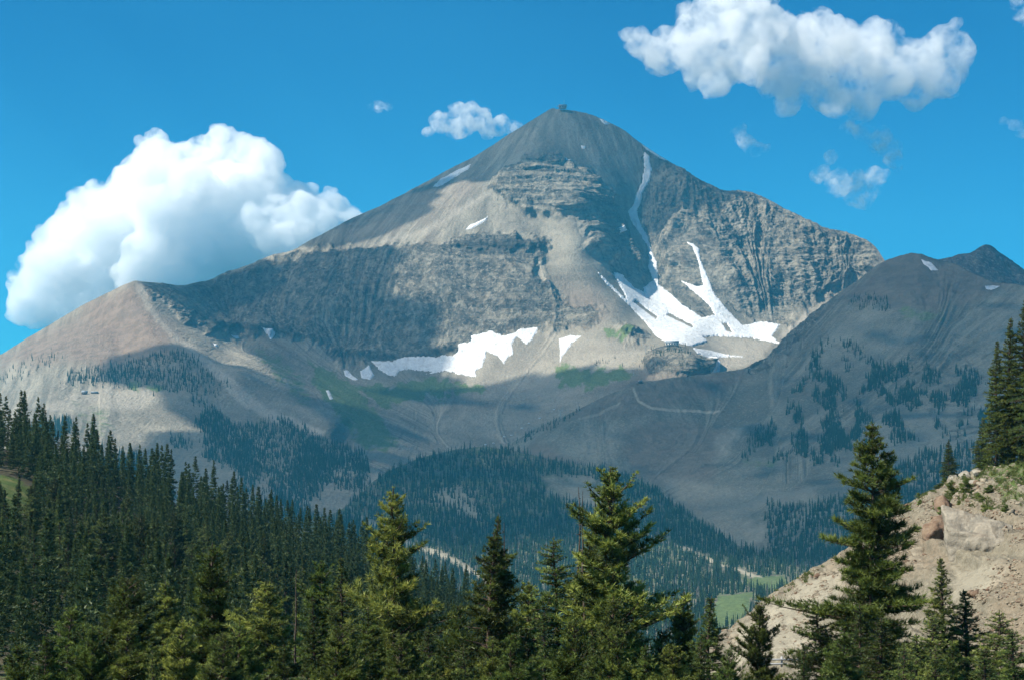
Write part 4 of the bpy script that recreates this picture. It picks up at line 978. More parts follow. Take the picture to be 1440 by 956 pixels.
def tubes(paths, radii, sides=5):
    """paths: list of (k,3) arrays with radii lists -> verts, quads"""
    V, Fq = [], []; k = 0
    ang = np.arange(sides) * 2 * math.pi / sides
    for p, r in zip(paths, radii):
        p = np.asarray(p, float); m = len(p)
        d = np.gradient(p, axis=0); d /= np.linalg.norm(d, axis=1, keepdims=True) + 1e-9
        ref = np.where(np.abs(d[:, 2:3]) > 0.9, np.array([[1.0, 0, 0]]), np.array([[0, 0, 1.0]]))
        a = np.cross(d, ref); a /= np.linalg.norm(a, axis=1, keepdims=True) + 1e-9
        b = np.cross(d, a)
        ring = p[:, None] + (a[:, None] * np.cos(ang)[None, :, None] + b[:, None] * np.sin(ang)[None, :, None]) * np.asarray(r)[:, None, None]
        V.append(ring.reshape(-1, 3))
        i = np.arange(m * sides).reshape(m, sides) + k
        j = np.roll(i, -1, axis=1)
        Fq.append(np.stack([i[:-1], j[:-1], j[1:], i[1:]], -1).reshape(-1, 4))
        k += m * sides
    return np.concatenate(V), np.concatenate(Fq)

def blades(pos, dirs, r, nb, length, width, spread, tint, size=None):
    """sprays of needles: nb narrow triangles round each direction"""
    n = len(pos)
    P = np.repeat(pos, nb, 0); Dr = np.repeat(dirs, nb, 0)
    rnd = r.normal(0, 1, (n * nb, 3))
    d = Dr + rnd * spread; d /= np.linalg.norm(d, axis=1, keepdims=True)
    side = np.cross(d, r.normal(0, 1, (n * nb, 3))); side /= np.linalg.norm(side, axis=1, keepdims=True) + 1e-9
    L = length * r.uniform(0.65, 1.25, (n * nb, 1)); w = width * r.uniform(0.7, 1.3, (n * nb, 1))
    if size is not None:
        k_ = np.repeat(size, nb)[:, None]; L = L * k_; w = w * (0.4 + 0.6 * k_)
    a = P + side * w * 0.5 ; b = P - side * w * 0.5; c = P + d * L
    V = np.stack([a, b, c], 1).reshape(-1, 3)
    return V, np.arange(len(V)).reshape(-1, 3), np.repeat(tint, nb * 3)

def conifer(seed, H, crown_base, radius, shape=0.8, whorl=0.34, per=5, up=0.5, droop=0.25, tuft=0.2, nb=9, dens=9.0, twig=0.4, gap=0.12, lopside=0.2, width=0.03, round_top=0.0, bend=0.15):
    """one tree as (trunk verts, faces), (crown verts, faces, tint)"""
    r = np.random.default_rng(seed)
    zt = np.linspace(0, H, 14)
    bx = bend * np.cumsum(r.normal(0, 0.35, 14)) * zt / H; by = bend * np.cumsum(r.normal(0, 0.35, 14)) * zt / H
    trunk = np.stack([bx, by, zt], 1)
    rad = (0.013 * H) * (1 - zt / H) ** 0.8 + 0.018
    paths, radii = [trunk], [rad]
    tp, td, tt = [], [], []
    side_len = [r.uniform(1 - lopside, 1 + lopside) for _ in range(7)]
    zc = crown_base * H
    h = zc
    while h < H - 0.25:
        f = (h - zc) / (H - zc)
        prof = (1 - f) ** shape * (1 - round_top) + round_top * math.sqrt(max(0.0, 1 - f ** 2.6))
        prof *= min(1.0, 0.45 + f * 3.2)
        bunch = r.uniform(0.62, 1.18)
        for q in range(per):
            if r.random() < gap: continue
            az = r.uniform(0, 2 * math.pi)
            L = radius * prof * bunch * r.uniform(0.6, 1.18) * side_len[int(az / 2 / math.pi * 7) % 7]
            if r.random() < 0.05: L *= 1.3
            L = max(L, 0.22)
            hh = h + r.normal(0, 0.16) * whorl
            if hh > H - 0.1: continue
            c0 = np.array([np.interp(hh, zt, bx), np.interp(hh, zt, by), hh])
            k = 6; s = np.linspace(0, 1, k)
            e0 = up * (0.35 + 0.9 * f) + r.normal(0, 0.1)
            el = e0 - droop * (1 - f) * np.sin(s * math.pi * 0.75) * 1.4 + 0.35 * s ** 2
            da = np.cumsum(np.full(k, r.normal(0, 0.05)))
            st = np.stack([np.cos(az + da) * np.cos(el), np.sin(az + da) * np.cos(el), np.sin(el)], 1) * (L / (k - 1))
            pth = c0 + np.concatenate([np.zeros((1, 3)), np.cumsum(st[:-1], 0)])
            paths.append(pth); radii.append((0.010 + 0.012 * L) * (1 - s) + 0.006)
            # twigs and sprays
            nt = max(4, int(L * dens))
            u = 1 - (1 - 0.16) * r.random(nt) ** 0.85 if L > 0.6 else r.random(nt)
            u = np.clip(u, 0, 1)
            base = np.stack([np.interp(u, s, pth[:, i]) for i in range(3)], 1)
            dirb = np.stack([np.interp(u, s, st[:, i]) for i in range(3)], 1); dirb /= np.linalg.norm(dirb, axis=1, keepdims=True)
            lat = np.cross(dirb, [0, 0, 1.0]); lat /= np.linalg.norm(lat, axis=1, keepdims=True) + 1e-9
            sg = r.choice([-1, 1], nt)[:, None]
            tl = (twig * (1.05 - u) * L * r.uniform(0.2, 1.0, nt))[:, None]
            tw = lat * sg * 0.8 + dirb * 0.65 + np.array([0, 0, 0.22]); tw /= np.linalg.norm(tw, axis=1, keepdims=True)
            ppos = base + tw * tl + r.normal(0, 0.03, (nt, 3))
            tone = np.clip(r.normal(0.42, 0.17) + r.normal(0, 0.14, nt) + 0.30 * (u - 0.6), 0, 1)
            tp.append(ppos); td.append(tw * 0.7 + dirb * 0.4 + np.array([0, 0, 0.3])); tt.append(tone)
        h += whorl * r.uniform(0.75, 1.25) * (1.0 if f < 0.8 else 0.8)
    # leader
    nl = 14
    hz = H - r.random(nl) * 0.9
    tp.append(np.stack([np.interp(hz, zt, bx), np.interp(hz, zt, by), hz], 1) + r.normal(0, 0.05, (nl, 3))); td.append(np.tile([0, 0, 1.0], (nl, 1)) + r.normal(0, 0.4, (nl, 3))); tt.append(np.full(nl, 0.5))
    tp = np.concatenate(tp); td = np.concatenate(td); td /= np.linalg.norm(td, axis=1, keepdims=True); tt = np.concatenate(tt)
    cv = blades(tp, td, r, nb, tuft, width, 0.62, tt, 0.42 + 0.58 * np.clip((H - tp[:, 2]) / (0.22 * H), 0, 1))
    return tubes(paths, radii, 5 if H > 5 and nb > 6 else 3), cv

def tree_meshes(kind, spec, mat):
    (tv, tf), (cv, cf, ct) = conifer(**spec)
    a = mesh_np('trunk', tv, tf, M_BARK, True, link=False).data
    b = mesh_np('crown', cv, cf, mat, False, dict(tint=ct), link=False).data
    return a, b, spec['H']

def place_tree(name, meshes, loc, height, label, group, cat='conifer', rot=None, wide=1.0):
    e = empty(name, loc)
    s = height / meshes[2]
    e.scale = (s * wide, s * wide, s)
    e.rotation_euler = (0, 0, rot if rot is not None else random.uniform(0, 6.28))
    tag(e, label, cat, group)
    for nm, me in (('trunk', meshes[0]), ('crown', meshes[1])):
        o = bpy.data.objects.new(nm, me); COL.objects.link(o); o.parent = e
    return e

PINES = [tree_meshes('pine', dict(seed=201 + i, H=13.0, crown_base=cb, radius=rd * 0.86, shape=sh, whorl=0.46, per=11, up=u, droop=dr, tuft=0.29, nb=11, dens=14.0, twig=0.42, lopside=0.3, round_top=rt, gap=g, width=0.040), M_PINE)
         for i, (cb, rd, sh, u, dr, rt, g) in enumerate([(0.06, 3.4, 0.70, 0.5, 0.2, 0.2, 0.10), (0.08, 3.1, 0.60, 0.6, 0.15, 0.18, 0.13), (0.05, 3.9, 0.72, 0.42, 0.3, 0.3, 0.08), (0.08, 2.9, 0.52, 0.65, 0.1, 0.2, 0.12), (0.05, 3.7, 0.56, 0.55, 0.2, 0.4, 0.10)])]
FIRS = [tree_meshes('fir', dict(seed=221 + i, H=13.0, crown_base=0.03, radius=rd, shape=sh, whorl=0.27, per=9, up=u, droop=0.5, tuft=0.2, nb=9, dens=14.0, twig=0.45, lopside=0.15, gap=0.08, width=0.034), M_FIR)
        for i, (rd, sh, u) in enumerate([(3.2, 0.76, 0.28), (2.5, 0.85, 0.32), (3.7, 0.70, 0.22)])]
BIGPINE = tree_meshes('pine', dict(seed=243, H=16.0, crown_base=0.06, radius=3.3, shape=0.60, whorl=0.36, per=11, up=0.36, droop=0.25, tuft=0.30, nb=11, dens=15.0, twig=0.48, lopside=0.22, gap=0.08, bend=0.1, round_top=0.15, width=0.038), M_PINE)

def snag(seed, H, nbr, blen):
    r = np.random.default_rng(seed)
    zt = np.linspace(0, H, 12); bx = np.cumsum(r.normal(0, 0.05, 12)); by = np.cumsum(r.normal(0, 0.05, 12))
    paths = [np.stack([bx, by, zt], 1)]; radii = [0.010 * H * (1 - zt / H) ** 0.9 + 0.014]
    bp, br = [], []
    for _ in range(nbr):
        h = H * r.uniform(0.35, 0.98); az = r.uniform(0, 6.28); L = blen * r.uniform(0.3, 1.0) * (1.15 - h / H)
        s = np.linspace(0, 1, 6); el = r.uniform(0.0, 0.6) - 0.9 * s
        st = np.stack([np.cos(az) * np.cos(el), np.sin(az) * np.cos(el), np.sin(el)], 1) * L / 5
        p = np.array([np.interp(h, zt, bx), np.interp(h, zt, by), h]) + np.concatenate([np.zeros((1, 3)), np.cumsum(st[:-1], 0)])
        bp.append(p); br.append(0.022 * (1 - s) + 0.009)
    return tubes(paths, radii, 6), [tubes([p_], [r_], 4) for p_, r_ in zip(bp, br)]

def place_snag(loc, seed, H, label, nbr=34, blen=1.3):
    e = empty('dead_tree', loc); tag(e, label, 'dead tree', 'bare dead trees among the foreground pines')
    a, b = snag(seed, H, nbr, blen)
    mesh_np('trunk', *a, M_DEAD, True, parent=e); 
    for q in b: mesh_np('branch', *q, M_DEAD, True, parent=e)
    return e

# (column and row of the tip, distance, kind, width, label)
FG = [
    (305, 762, 82, 'P1', 1.0, 'tall olive pine with a knobbly pointed top, left of centre in the front row'),
    (165, 812, 84, 'P4', 1.15, 'broad dark pine with a rounded head near the lower left corner'),
    (95, 852, 80, 'P2', 1.0, 'short dark pine left of the broad round headed pine'),
    (228, 815, 88, 'P0', 1.1, 'bushy dark pine between the broad round headed pine and the knobbly pine'),
    (215, 915, 66, 'F0', 0.9, 'small young fir at the bottom edge below the bushy dark pine'),
    (30, 905, 76, 'P3', 1.2, 'dark pine filling the lower left corner'),
    (380, 818, 78, 'P2', 1.15, 'wide yellow green pine right of the knobbly pine'),
    (345, 880, 70, 'P4', 1.0, 'low pine in front of the wide yellow green pine'),
    (452, 788, 92, 'P3', 1.0, 'slim dark pine with a leaning tip behind the bright green pine'),
    (440, 838, 76, 'F1', 1.0, 'bright green narrow fir in the front row left of the tallest left pine'),
    (482, 782, 90, 'F1', 1.1, 'dark fir immediately left of the tallest left pine'),
    (512, 852, 74, 'P0', 1.0, 'dense grey green pine below and left of the tallest left pine'),
    (558, 685, 84, 'P1', 0.95, 'tallest pine in the left half, dark with upswept limbs'),
    (603, 872, 72, 'F0', 0.9, 'small pointed fir right of the foot of the tallest left pine'),
    (636, 850, 92, 'P4', 0.8, 'short pine between the small pointed fir and the leaning top pine'),
    (686, 748, 82, 'P0', 1.1, 'full yellow green pine with layered limbs beside the bare spike'),
    (698, 722, 88, 'F1', 0.75, 'thin topped spire rising behind the full yellow green pine'),
    (742, 818, 86, 'P3', 1.0, 'dark pine right of the bare spike'),
    (786, 754, 84, 'F2', 1.0, 'green fir with a pointed top left of the bare leaders'),
    (720, 890, 68, 'P2', 0.9, 'low bright pine at the bottom edge in front of the bare spike'),
    (800, 870, 72, 'P4', 1.0, 'bushy pine at the bottom between the pointed fir and the highest centre pine'),
    (863, 656, 82, 'P3', 1.1, 'highest pine of the centre, dense and column shaped'),
    (832, 745, 84, 'P0', 1.0, 'dark pine under the bare leaders, against the highest centre pine'),
    (868, 838, 74, 'P1', 1.0, 'mid height pine in front of the highest centre pine'),
    (872, 880, 66, 'P2', 0.8, 'small olive pine at the bottom in front of the highest centre pine'),
    (925, 886, 84, 'P4', 0.9, 'small dark pine at the bottom right of the highest centre pine'),
    (966, 830, 82, 'P1', 0.95, 'leftmost of the two pines left of the pale slope foot'),
    (998, 838, 80, 'F1', 1.35, 'dark pointed fir left of the pale slope foot'),
    (950, 905, 68, 'P2', 0.9, 'low olive pine at the bottom below the two pines'),
    (1064, 846, 78, 'P3', 1.0, 'sparse brownish pine standing before the pale dirt slope'),
    (1160, 846, 80, 'F2', 1.2, 'deep green fir left of the foot of the big lone pine'),
    (1240, 868, 72, 'F0', 1.4, 'young fir directly below the big lone pine'),
    (1195, 885, 66, 'P0', 1.3, 'dark pine at the bottom left of the young fir'),
    (1326, 782, 84, 'F1', 1.05, 'slim tall fir right of the big lone pine, before the rock slab'),
    (1360, 828, 82, 'F1', 1.5, 'pointed fir right of the slim tall fir'),
    (1392, 856, 76, 'F2', 1.35, 'broad fir near the lower right corner'),
    (1424, 884, 72, 'F0', 1.5, 'low fir in the lower right corner'),
    (1290, 890, 70, 'F0', 1.5, 'low fir between the big lone pine and the broad right fir'),
]
FG += [(60, 890, 70, 'P0', 1.0, 'low dark pine at the bottom edge right of the corner pine'), (128, 880, 68, 'P3', 1.0, 'dark pine at the bottom under the broad round headed pine'), (180, 870, 74, 'P2', 1.0, 'olive pine at the bottom left of the bushy dark pine'),
    (262, 868, 72, 'P1', 1.1, 'dark pine low between the bushy dark pine and the knobbly pine'), (310, 890, 68, 'P2', 1.0, 'low pine under the knobbly pine'), (405, 905, 64, 'P0', 0.9, 'low dark pine at the bottom before the wide yellow green pine'), (470, 880, 68, 'P4', 1.0, 'rounded pine at the bottom left of the dense grey green pine'),
    (560, 890, 66, 'P2', 1.0, 'bright low pine under the tallest left pine'), (655, 905, 66, 'F2', 0.9, 'low green fir at the bottom under the full yellow green pine'), (690, 895, 72, 'P3', 1.0, 'dark pine low beside the bare spike'), (765, 860, 78, 'F0', 1.0, 'slim fir low left of the green pointed fir'), (835, 885, 66, 'F1', 1.0, 'small fir at the bottom left of the small olive pine'),
    (905, 905, 72, 'P0', 0.9, 'lowest dark pine right of the highest centre pine'), (985, 900, 68, 'F0', 1.0, 'low fir at the bottom under the dark pointed fir'), (1030, 915, 70, 'P4', 0.8, 'small pine at the bottom left of the sparse brownish pine'), (1130, 905, 72, 'F1', 0.9, 'small fir at the bottom left of the deep green fir'), (1300, 862, 76, 'F2', 1.2, 'dark fir between the big lone pine and the slim tall fir'), (1210, 850, 74, 'F0', 1.2, 'fir half hidden under the left limbs of the big lone pine'), (1265, 905, 62, 'F2', 1.0, 'deep green low fir at the bottom right of the foot of the big lone pine'), (1385, 910, 64, 'F0', 1.3, 'low fir at the bottom edge under the broad right fir'), (1325, 905, 66, 'F2', 1.0, 'low bushy fir at the bottom under the slim tall fir'), (1345, 900, 68, 'P0', 0.9, 'dark low pine at the bottom under the two pointed firs')]
GRP = 'conifers standing in the front row'
kinds = {'P': PINES, 'F': FIRS}
for (px, py, D, kd, wd, lab) in FG:
    tip = W(px, py, float(D))
    gz = float(ground_z(tip[0], tip[1])) - 0.2
    place_tree('pine_tree' if kd[0] == 'P' else 'fir_tree', kinds[kd[0]][int(kd[1])], (tip[0], tip[1], gz), tip[2] - gz, lab, GRP, 'pine tree' if kd[0] == 'P' else 'fir tree', wide=wd * 1.1)
tip = W(1224, 594, 80.0); gz = float(ground_z(tip[0], tip[1])) - 0.2
place_tree('pine_tree', BIGPINE, (tip[0], tip[1], gz), tip[2] - gz, 'big lone pine with open rusty green crown before the rocky slope', GRP, 'pine tree', rot=0.6, wide=1.0)
for (px, py, D, sd, lab, nbr, bl) in [(719, 734, 83, 1, 'thin bare spike of a dead tree right of the full yellow green pine', 40, 1.0), (810, 684, 84, 2, 'left of three bare dead leaders beside the highest centre pine', 30, 1.3),
                                      (825, 690, 83, 3, 'middle one of three bare dead leaders beside the highest centre pine', 24, 1.0), (838, 700, 83.5, 4, 'right of three bare dead leaders beside the highest centre pine', 18, 0.8), (415, 800, 90, 5, 'bare dead stem poking up left of the slim dark pine', 24, 0.8)]:
    tip = W(px, py, float(D)); gz = float(ground_z(tip[0], tip[1])) - 0.2
    place_snag((tip[0], tip[1], gz), 300 + sd, tip[2] - gz, lab, nbr, bl)

# trees on top of the rocky slope
def on_sheet(sh, px, py):
    return sh.at(np.array(float(px)), np.array(float(py)))
for (px, base, top, kd, wd, lab) in [(1336, 682, 617, 'F0', 1.1, 'lone small fir on the skyline of the rocky slope'), (1384, 664, 585, 'F0', 0.95, 'bright green fir at the left foot of the tall dark clump'),
                                     (1402, 660, 478, 'F1', 0.95, 'left tree of the tall dark clump at the right edge'), (1420, 655, 446, 'F1', 1.0, 'middle tree of the tall dark clump at the right edge'), (1441, 650, 418, 'F1', 1.05, 'tallest tree of the dark clump, cut by the right edge'),
                                     (1464, 648, 440, 'F0', 0.9, 'rear tree of the dark clump at the right edge')]:
    p = on_sheet(slope, px, base); D = p[1]
    top_z = (HY - top) / F * D
    place_tree('pine_tree' if kd[0] == 'P' else 'fir_tree', kinds[kd[0]][int(kd[1])], (p[0], p[1], p[2] - 0.3), top_z - p[2] + 0.3, lab, 'conifers on top of the rocky slope', 'fir tree' if kd[0] == 'F' else 'pine tree', wide=wd)
r0 = np.random.default_rng(390)
SAPL = tree_meshes('fir', dict(seed=261, H=2.0, crown_base=0.0, radius=0.85, shape=0.8, whorl=0.16, per=6, up=0.5, droop=0.1, tuft=0.16, nb=9, dens=26.0, twig=0.5, gap=0.0, width=0.03, round_top=0.4), M_SHRUB)
for (px, base, hpx, lab, w_) in [(1340, 706, 26, 'left of two bushy green saplings among the pale rocks', 1.2), (1366, 704, 24, 'right of two bushy green saplings among the pale rocks', 1.3), (1320, 716, 13, 'tiny sapling left of the two bushy saplings', 1.1), (1330, 739, 12, 'low spreading bush below the dark red boulder', 2.6), (1388, 664, 16, 'low shrub at the foot of the dark clump', 2.2)]:
    p = on_sheet(slope, px, base)
    place_tree('sapling', SAPL, (p[0], p[1], p[2] - 0.05), hpx / F * p[1], lab, 'young growth on the rocky slope', 'sapling', wide=w_)

for k in range(26):
    px = r0.uniform(1290, 1445); base = float(np.interp(px, slope.px, slope.top)) + 4 + r0.random() ** 2 * 70
    if 1325 < px < 1440 and 738 < base < 800: continue
    p = on_sheet(slope, px, base)
    place_tree('shrub', SAPL, (p[0], p[1], p[2] - 0.05), r0.uniform(0.35, 0.8), 'small low shrub among the stones near the top of the rocky slope', 'small shrubs on the rocky slope', 'shrub', wide=r0.uniform(1.5, 2.6))

# the stand on the left hillside: individuals for the ones that show largest, one mass behind them
SPR = [tree_meshes('spruce', dict(seed=271 + i, H=16.0, crown_base=cb, radius=rd, shape=sh, whorl=0.46, per=7, up=u, droop=0.4, tuft=0.46, nb=6, dens=8.0, twig=0.45, gap=0.1, width=0.10, lopside=0.25, round_top=rt), M_SPRUCE)
       for i, (cb, rd, sh, u, rt) in enumerate([(0.06, 2.6, 0.95, 0.3, 0.0), (0.1, 2.2, 0.85, 0.35, 0.1), (0.06, 3.3, 0.7, 0.45, 0.4), (0.12, 1.9, 1.0, 0.3, 0.0), (0.05, 3.2, 0.75, 0.5, 0.3), (0.08, 2.5, 1.1, 0.2, 0.0)])]
r = np.random.default_rng(400)
spots = []
tries = 0
while len(spots) < 980 and tries < 90000:
    tries += 1
    i = r.integers(1, hill.nr - 1); px = r.uniform(-60, 700)
    top_ = float(np.interp(px, hill.px, hill.top)); py = top_ + r.random() ** 1.25 * (1000 - top_)
    g = poly_sd([(-60, 662), (20, 668), (56, 700), (48, 740), (-60, 745)], np.array([px]), np.array([py]))[0]
    g2 = poly_sd([(120, 720), (190, 735), (215, 762), (150, 752), (115, 740)], np.array([px]), np.array([py]))[0]
    if g > -3 or g2 > -2: continue
    if px > 640 and r.random() < 0.4: continue
    p = on_sheet(hill, px, py)
    if p[1] < 150: continue
    gap_ = 3.1 if p[1] > 330 else 3.8
    if any((p[0] - q[0][0]) ** 2 + (p[1] - q[0][1]) ** 2 < gap_ ** 2 for q in spots): continue
    hgt = r.uniform(8, 15.5) * (1.12 if py < top_ + 25 else 1.0) * (0.8 if px > 560 else 1.0)
    if px < 75 and 735 < py < 860: hgt *= 0.72
    if 105 < px < 230 and 755 < py < 840: hgt *= 0.78
    spots.append((p, hgt, px, py))
spots.sort(key=lambda s: s[0][1])
LHT = 'slender dark conifer in the dense stand on the left hillside'
order = [s for s in spots if s[0][1] > 215] ; near_hidden = [s for s in spots if s[0][1] <= 215]
single = order[:235]; mass = order[235:] + near_hidden
for (p, hgt, px, py) in single:
    place_tree('spruce_tree', SPR[r.integers(0, 6)], (p[0], p[1], p[2] - 0.3), hgt, LHT, 'conifers in the stand on the left hillside', 'spruce tree', wide=float(r.uniform(0.85, 1.25)))
LITE = []
for i in range(3):
    (tv, tf), (cv, cf, ct) = conifer(seed=290 + i, H=16.0, crown_base=0.1, radius=2.5, shape=0.95, whorl=0.6, per=6, up=0.3, droop=0.4, tuft=0.66, nb=5, dens=4.6, twig=0.5, gap=0.1, width=0.13)
    LITE.append((cv, cf, ct))
def merge_trees(name, items, variants, mat, label=None, group=None):
    V, Fc, T = [], [], []; k = 0
    for (p, hgt, *_r) in items:
        cv, cf, ct = variants[r.integers(0, len(variants))]
        a = r.uniform(0, 6.28); s = hgt / 16.0; w_ = r.uniform(0.85, 1.25)
        ca_, sa_ = math.cos(a), math.sin(a)
        q = np.stack([(cv[:, 0] * ca_ - cv[:, 1] * sa_) * s * w_, (cv[:, 0] * sa_ + cv[:, 1] * ca_) * s * w_, cv[:, 2] * s], 1) + p
        V.append(q); Fc.append(cf + k); k += len(q); T.append(ct)
    o = mesh_np(name, np.concatenate(V), np.concatenate(Fc), mat, False, dict(tint=np.concatenate(T)))
    return tag(o, kind='stuff')
merge_trees('hillside_forest', mass, LITE, M_SPRUCE)

# ---------------------------------------------------------------- far woods, each one mass
def far_tree(seed, dead=False):
    r = np.random.default_rng(seed)
    V, T = [], []
    tiers = 6
    tip = np.array([0, 0, 16.0])
    for t in range(tiers):
        z1 = 16.0 - 14.5 * (t / tiers) ; z0_ = z1 - 14.5 / tiers * 1.5
        R = (0.4 + 1.7 * (t + 0.6) / tiers) * (0.45 if dead else 1.0)
        for k in range(5):
            if dead and r.random() < 0.5: continue
            a = (k + r.uniform(-0.3, 0.3)) * 2 * math.pi / 5; w_ = 0.62
            rr = R * r.uniform(0.75, 1.25)
            V += [np.array([0, 0, z1]), np.array([math.cos(a - w_) * rr, math.sin(a - w_) * rr, z0_ + r.uniform(-0.4, 0.4)]), np.array([math.cos(a + w_) * rr, math.sin(a + w_) * rr, z0_ + r.uniform(-0.4, 0.4)])]
            T += [0.5] * 3
    for k in range(3):
        a = k * 2.094; b = a + 2.094
        V += [np.array([0, 0, 16.0 if not dead else 15.0]), np.array([0.22 * math.cos(a), 0.22 * math.sin(a), 0]), np.array([0.22 * math.cos(b), 0.22 * math.sin(b), 0])]
        T += [0.5] * 3
    V = np.array(V)
    return V
LIVE = [far_tree(500 + i) for i in range(4)]; DEADT = [far_tree(510 + i, True) for i in range(3)]
def far_material():
    t = NT('far_trees')
    a = t.attr('tint'); dd = t.attr('dead')
    c = t.mix(a, (0.012, 0.026, 0.016), (0.034, 0.056, 0.026))
    c = t.mix(dd, c, t.mix(a, (0.085, 0.078, 0.068), (0.17, 0.155, 0.135)))
    t.pbsdf(c, 1.0, 0.05)
    return t.m
M_FAR = far_material()

def forest(name, sheet, polys, count, hmin, hmax, dead=0.2, seed=0, feather=5.0, clump=0.0, avoid=()):
    rr = np.random.default_rng(seed)
    m = sheet.mask(polys, feather, 6, seed, 16)
    if clump:
        m = m * sstep(-0.05, 0.25, fbm(sheet.PX / clump, sheet.PY / clump, 4, seed=seed + 5))
    for av in avoid:
        m = m * (1 - av)
    P = sheet.P
    u = P[1:, :-1] - P[:-1, :-1]; v = P[:-1, 1:] - P[:-1, :-1]
    area = np.abs(u[..., 0] * v[..., 1] - u[..., 1] * v[..., 0])
    w_ = (area * m[:-1, :-1]).ravel(); w_ /= w_.sum()
    c = rr.choice(len(w_), count, p=w_)
    i, j = np.divmod(c, m.shape[1] - 1)
    fi = rr.random((count, 1)); fj = rr.random((count, 1))
    pos = P[i, j] + (P[i + 1, j] - P[i, j]) * fi + (P[i, j + 1] - P[i, j]) * fj
    hgt = rr.uniform(hmin, hmax, count) * rr.uniform(0.7, 1.15, count)
    dn = 0.5 + 0.5 * fbm(pos[:, 0] / 90.0, pos[:, 1] / 90.0, 3, seed=seed + 9)
    isd = rr.random(count) < np.clip(dead * 2 * dn, 0, 0.97)
    V, T, Dd = [], [], []
    for var in range(7):
        sel = np.nonzero((isd & (np.arange(count) % 3 == var - 4)) if var >= 4 else (~isd & (np.arange(count) % 4 == var)))[0]
        if not len(sel): continue
        base = (LIVE + DEADT)[var]
        a = rr.uniform(0, 6.28, len(sel)); s = hgt[sel] / 16.0; ws = s * rr.uniform(0.8, 1.3, len(sel))
        X = (base[None, :, 0] * np.cos(a)[:, None] - base[None, :, 1] * np.sin(a)[:, None]) * ws[:, None] + pos[sel, 0:1]
        Y = (base[None, :, 0] * np.sin(a)[:, None] + base[None, :, 1] * np.cos(a)[:, None]) * ws[:, None] + pos[sel, 1:2]
        Z = base[None, :, 2] * s[:, None] + pos[sel, 2:3] - 0.4
        V.append(np.stack([X, Y, Z], -1).reshape(-1, 3)); T.append(np.repeat(rr.random(len(sel)), len(base))); Dd.append(np.repeat(np.full(len(sel), float(var >= 4)), len(base)))
    V = np.concatenate(V)
    o = mesh_np(name, V, np.arange(len(V)).reshape(-1, 3), M_FAR, False, dict(tint=np.concatenate(T), dead=np.concatenate(Dd)))
    return tag(o, kind='stuff')

run_avoid = np.maximum(kn_clear, np.maximum(np.maximum(kn_run, kn_road), np.maximum(0.8 * sstep(0.3, 0.9, kn_pale), sstep(0.1, 0.4, kn_field))))
forest('knoll_forest', knoll, [[(440, 760), (500, 702), (520, 684), (545, 664), (600, 643), (640, 631), (680, 628), (720, 633), (760, 642), (850, 658), (900, 676), (940, 704), (965, 726), (1000, 749), (1040, 769), (1090, 788), (1180, 812), (1180, 1000), (420, 1000)]], 19000, 9, 17, 0.2, 520, avoid=[run_avoid])
forest('slope_foot_forest', mtn, [[(40, 600), (110, 590), (150, 605), (170, 580), (230, 558), (290, 562), (320, 590), (340, 620), (420, 600), (450, 610), (500, 640), (520, 660), (500, 700), (520, 780), (0, 780), (0, 640)]], 11000, 9, 16, 0.3, 521, clump=90)
forest('bowl_rim_forest', mtn, [[(330, 600), (400, 590), (460, 620), (510, 640), (510, 680), (450, 680), (340, 640)], [(455, 640), (515, 640), (520, 690), (470, 690)]], 2300, 9, 16, 0.15, 522)
forest('shoulder_grove', mtn, [[(86, 540), (100, 525), (180, 510), (240, 492), (270, 500), (320, 545), (300, 556), (230, 550), (170, 545)]], 1400, 9, 16, 0.4, 523)
forest('sparse_shoulder_trees', mtn, [[(0, 530), (40, 505), (80, 495), (90, 505), (40, 530), (0, 545)], [(160, 500), (260, 490), (270, 505), (180, 515)]], 90, 8, 14, 0.05, 524)
forest('ridge_trees', ridge, [[(1130, 500), (1180, 485), (1260, 520), (1340, 520), (1420, 540), (1400, 600), (1330, 620), (1230, 620), (1180, 650), (1110, 650), (1050, 645), (1060, 620), (1110, 590)]], 3600, 8, 17, 0.0, 525, clump=32, feather=12)
forest('ridge_top_grove', ridge, [[(1195, 425), (1215, 414), (1250, 430), (1250, 442), (1200, 432)]], 110, 7, 12, 0.0, 526)
forest('ridge_foot_forest', ridge, [[(1080, 715), (1130, 720), (1200, 700), (1300, 640), (1440, 620), (1440, 800), (1080, 800)], [(700, 655), (800, 655), (880, 670), (960, 720), (1030, 770), (1000, 790), (700, 790)]], 8000, 10, 17, 0.05, 527)
forest('bowl_edge_trees', ridge, [[(690, 632), (720, 620), (760, 602), (790, 586), (815, 576), (812, 582), (770, 606), (730, 628), (700, 640)]], 110, 6, 12, 0.0, 528, feather=2)
forest('knob_trees', mtn, [[(895, 520), (920, 490), (950, 484), (985, 500), (985, 520), (950, 526), (905, 524)], [(830, 505), (880, 508), (880, 515), (830, 512)]], 150, 6, 11, 0.0, 529, clump=14)

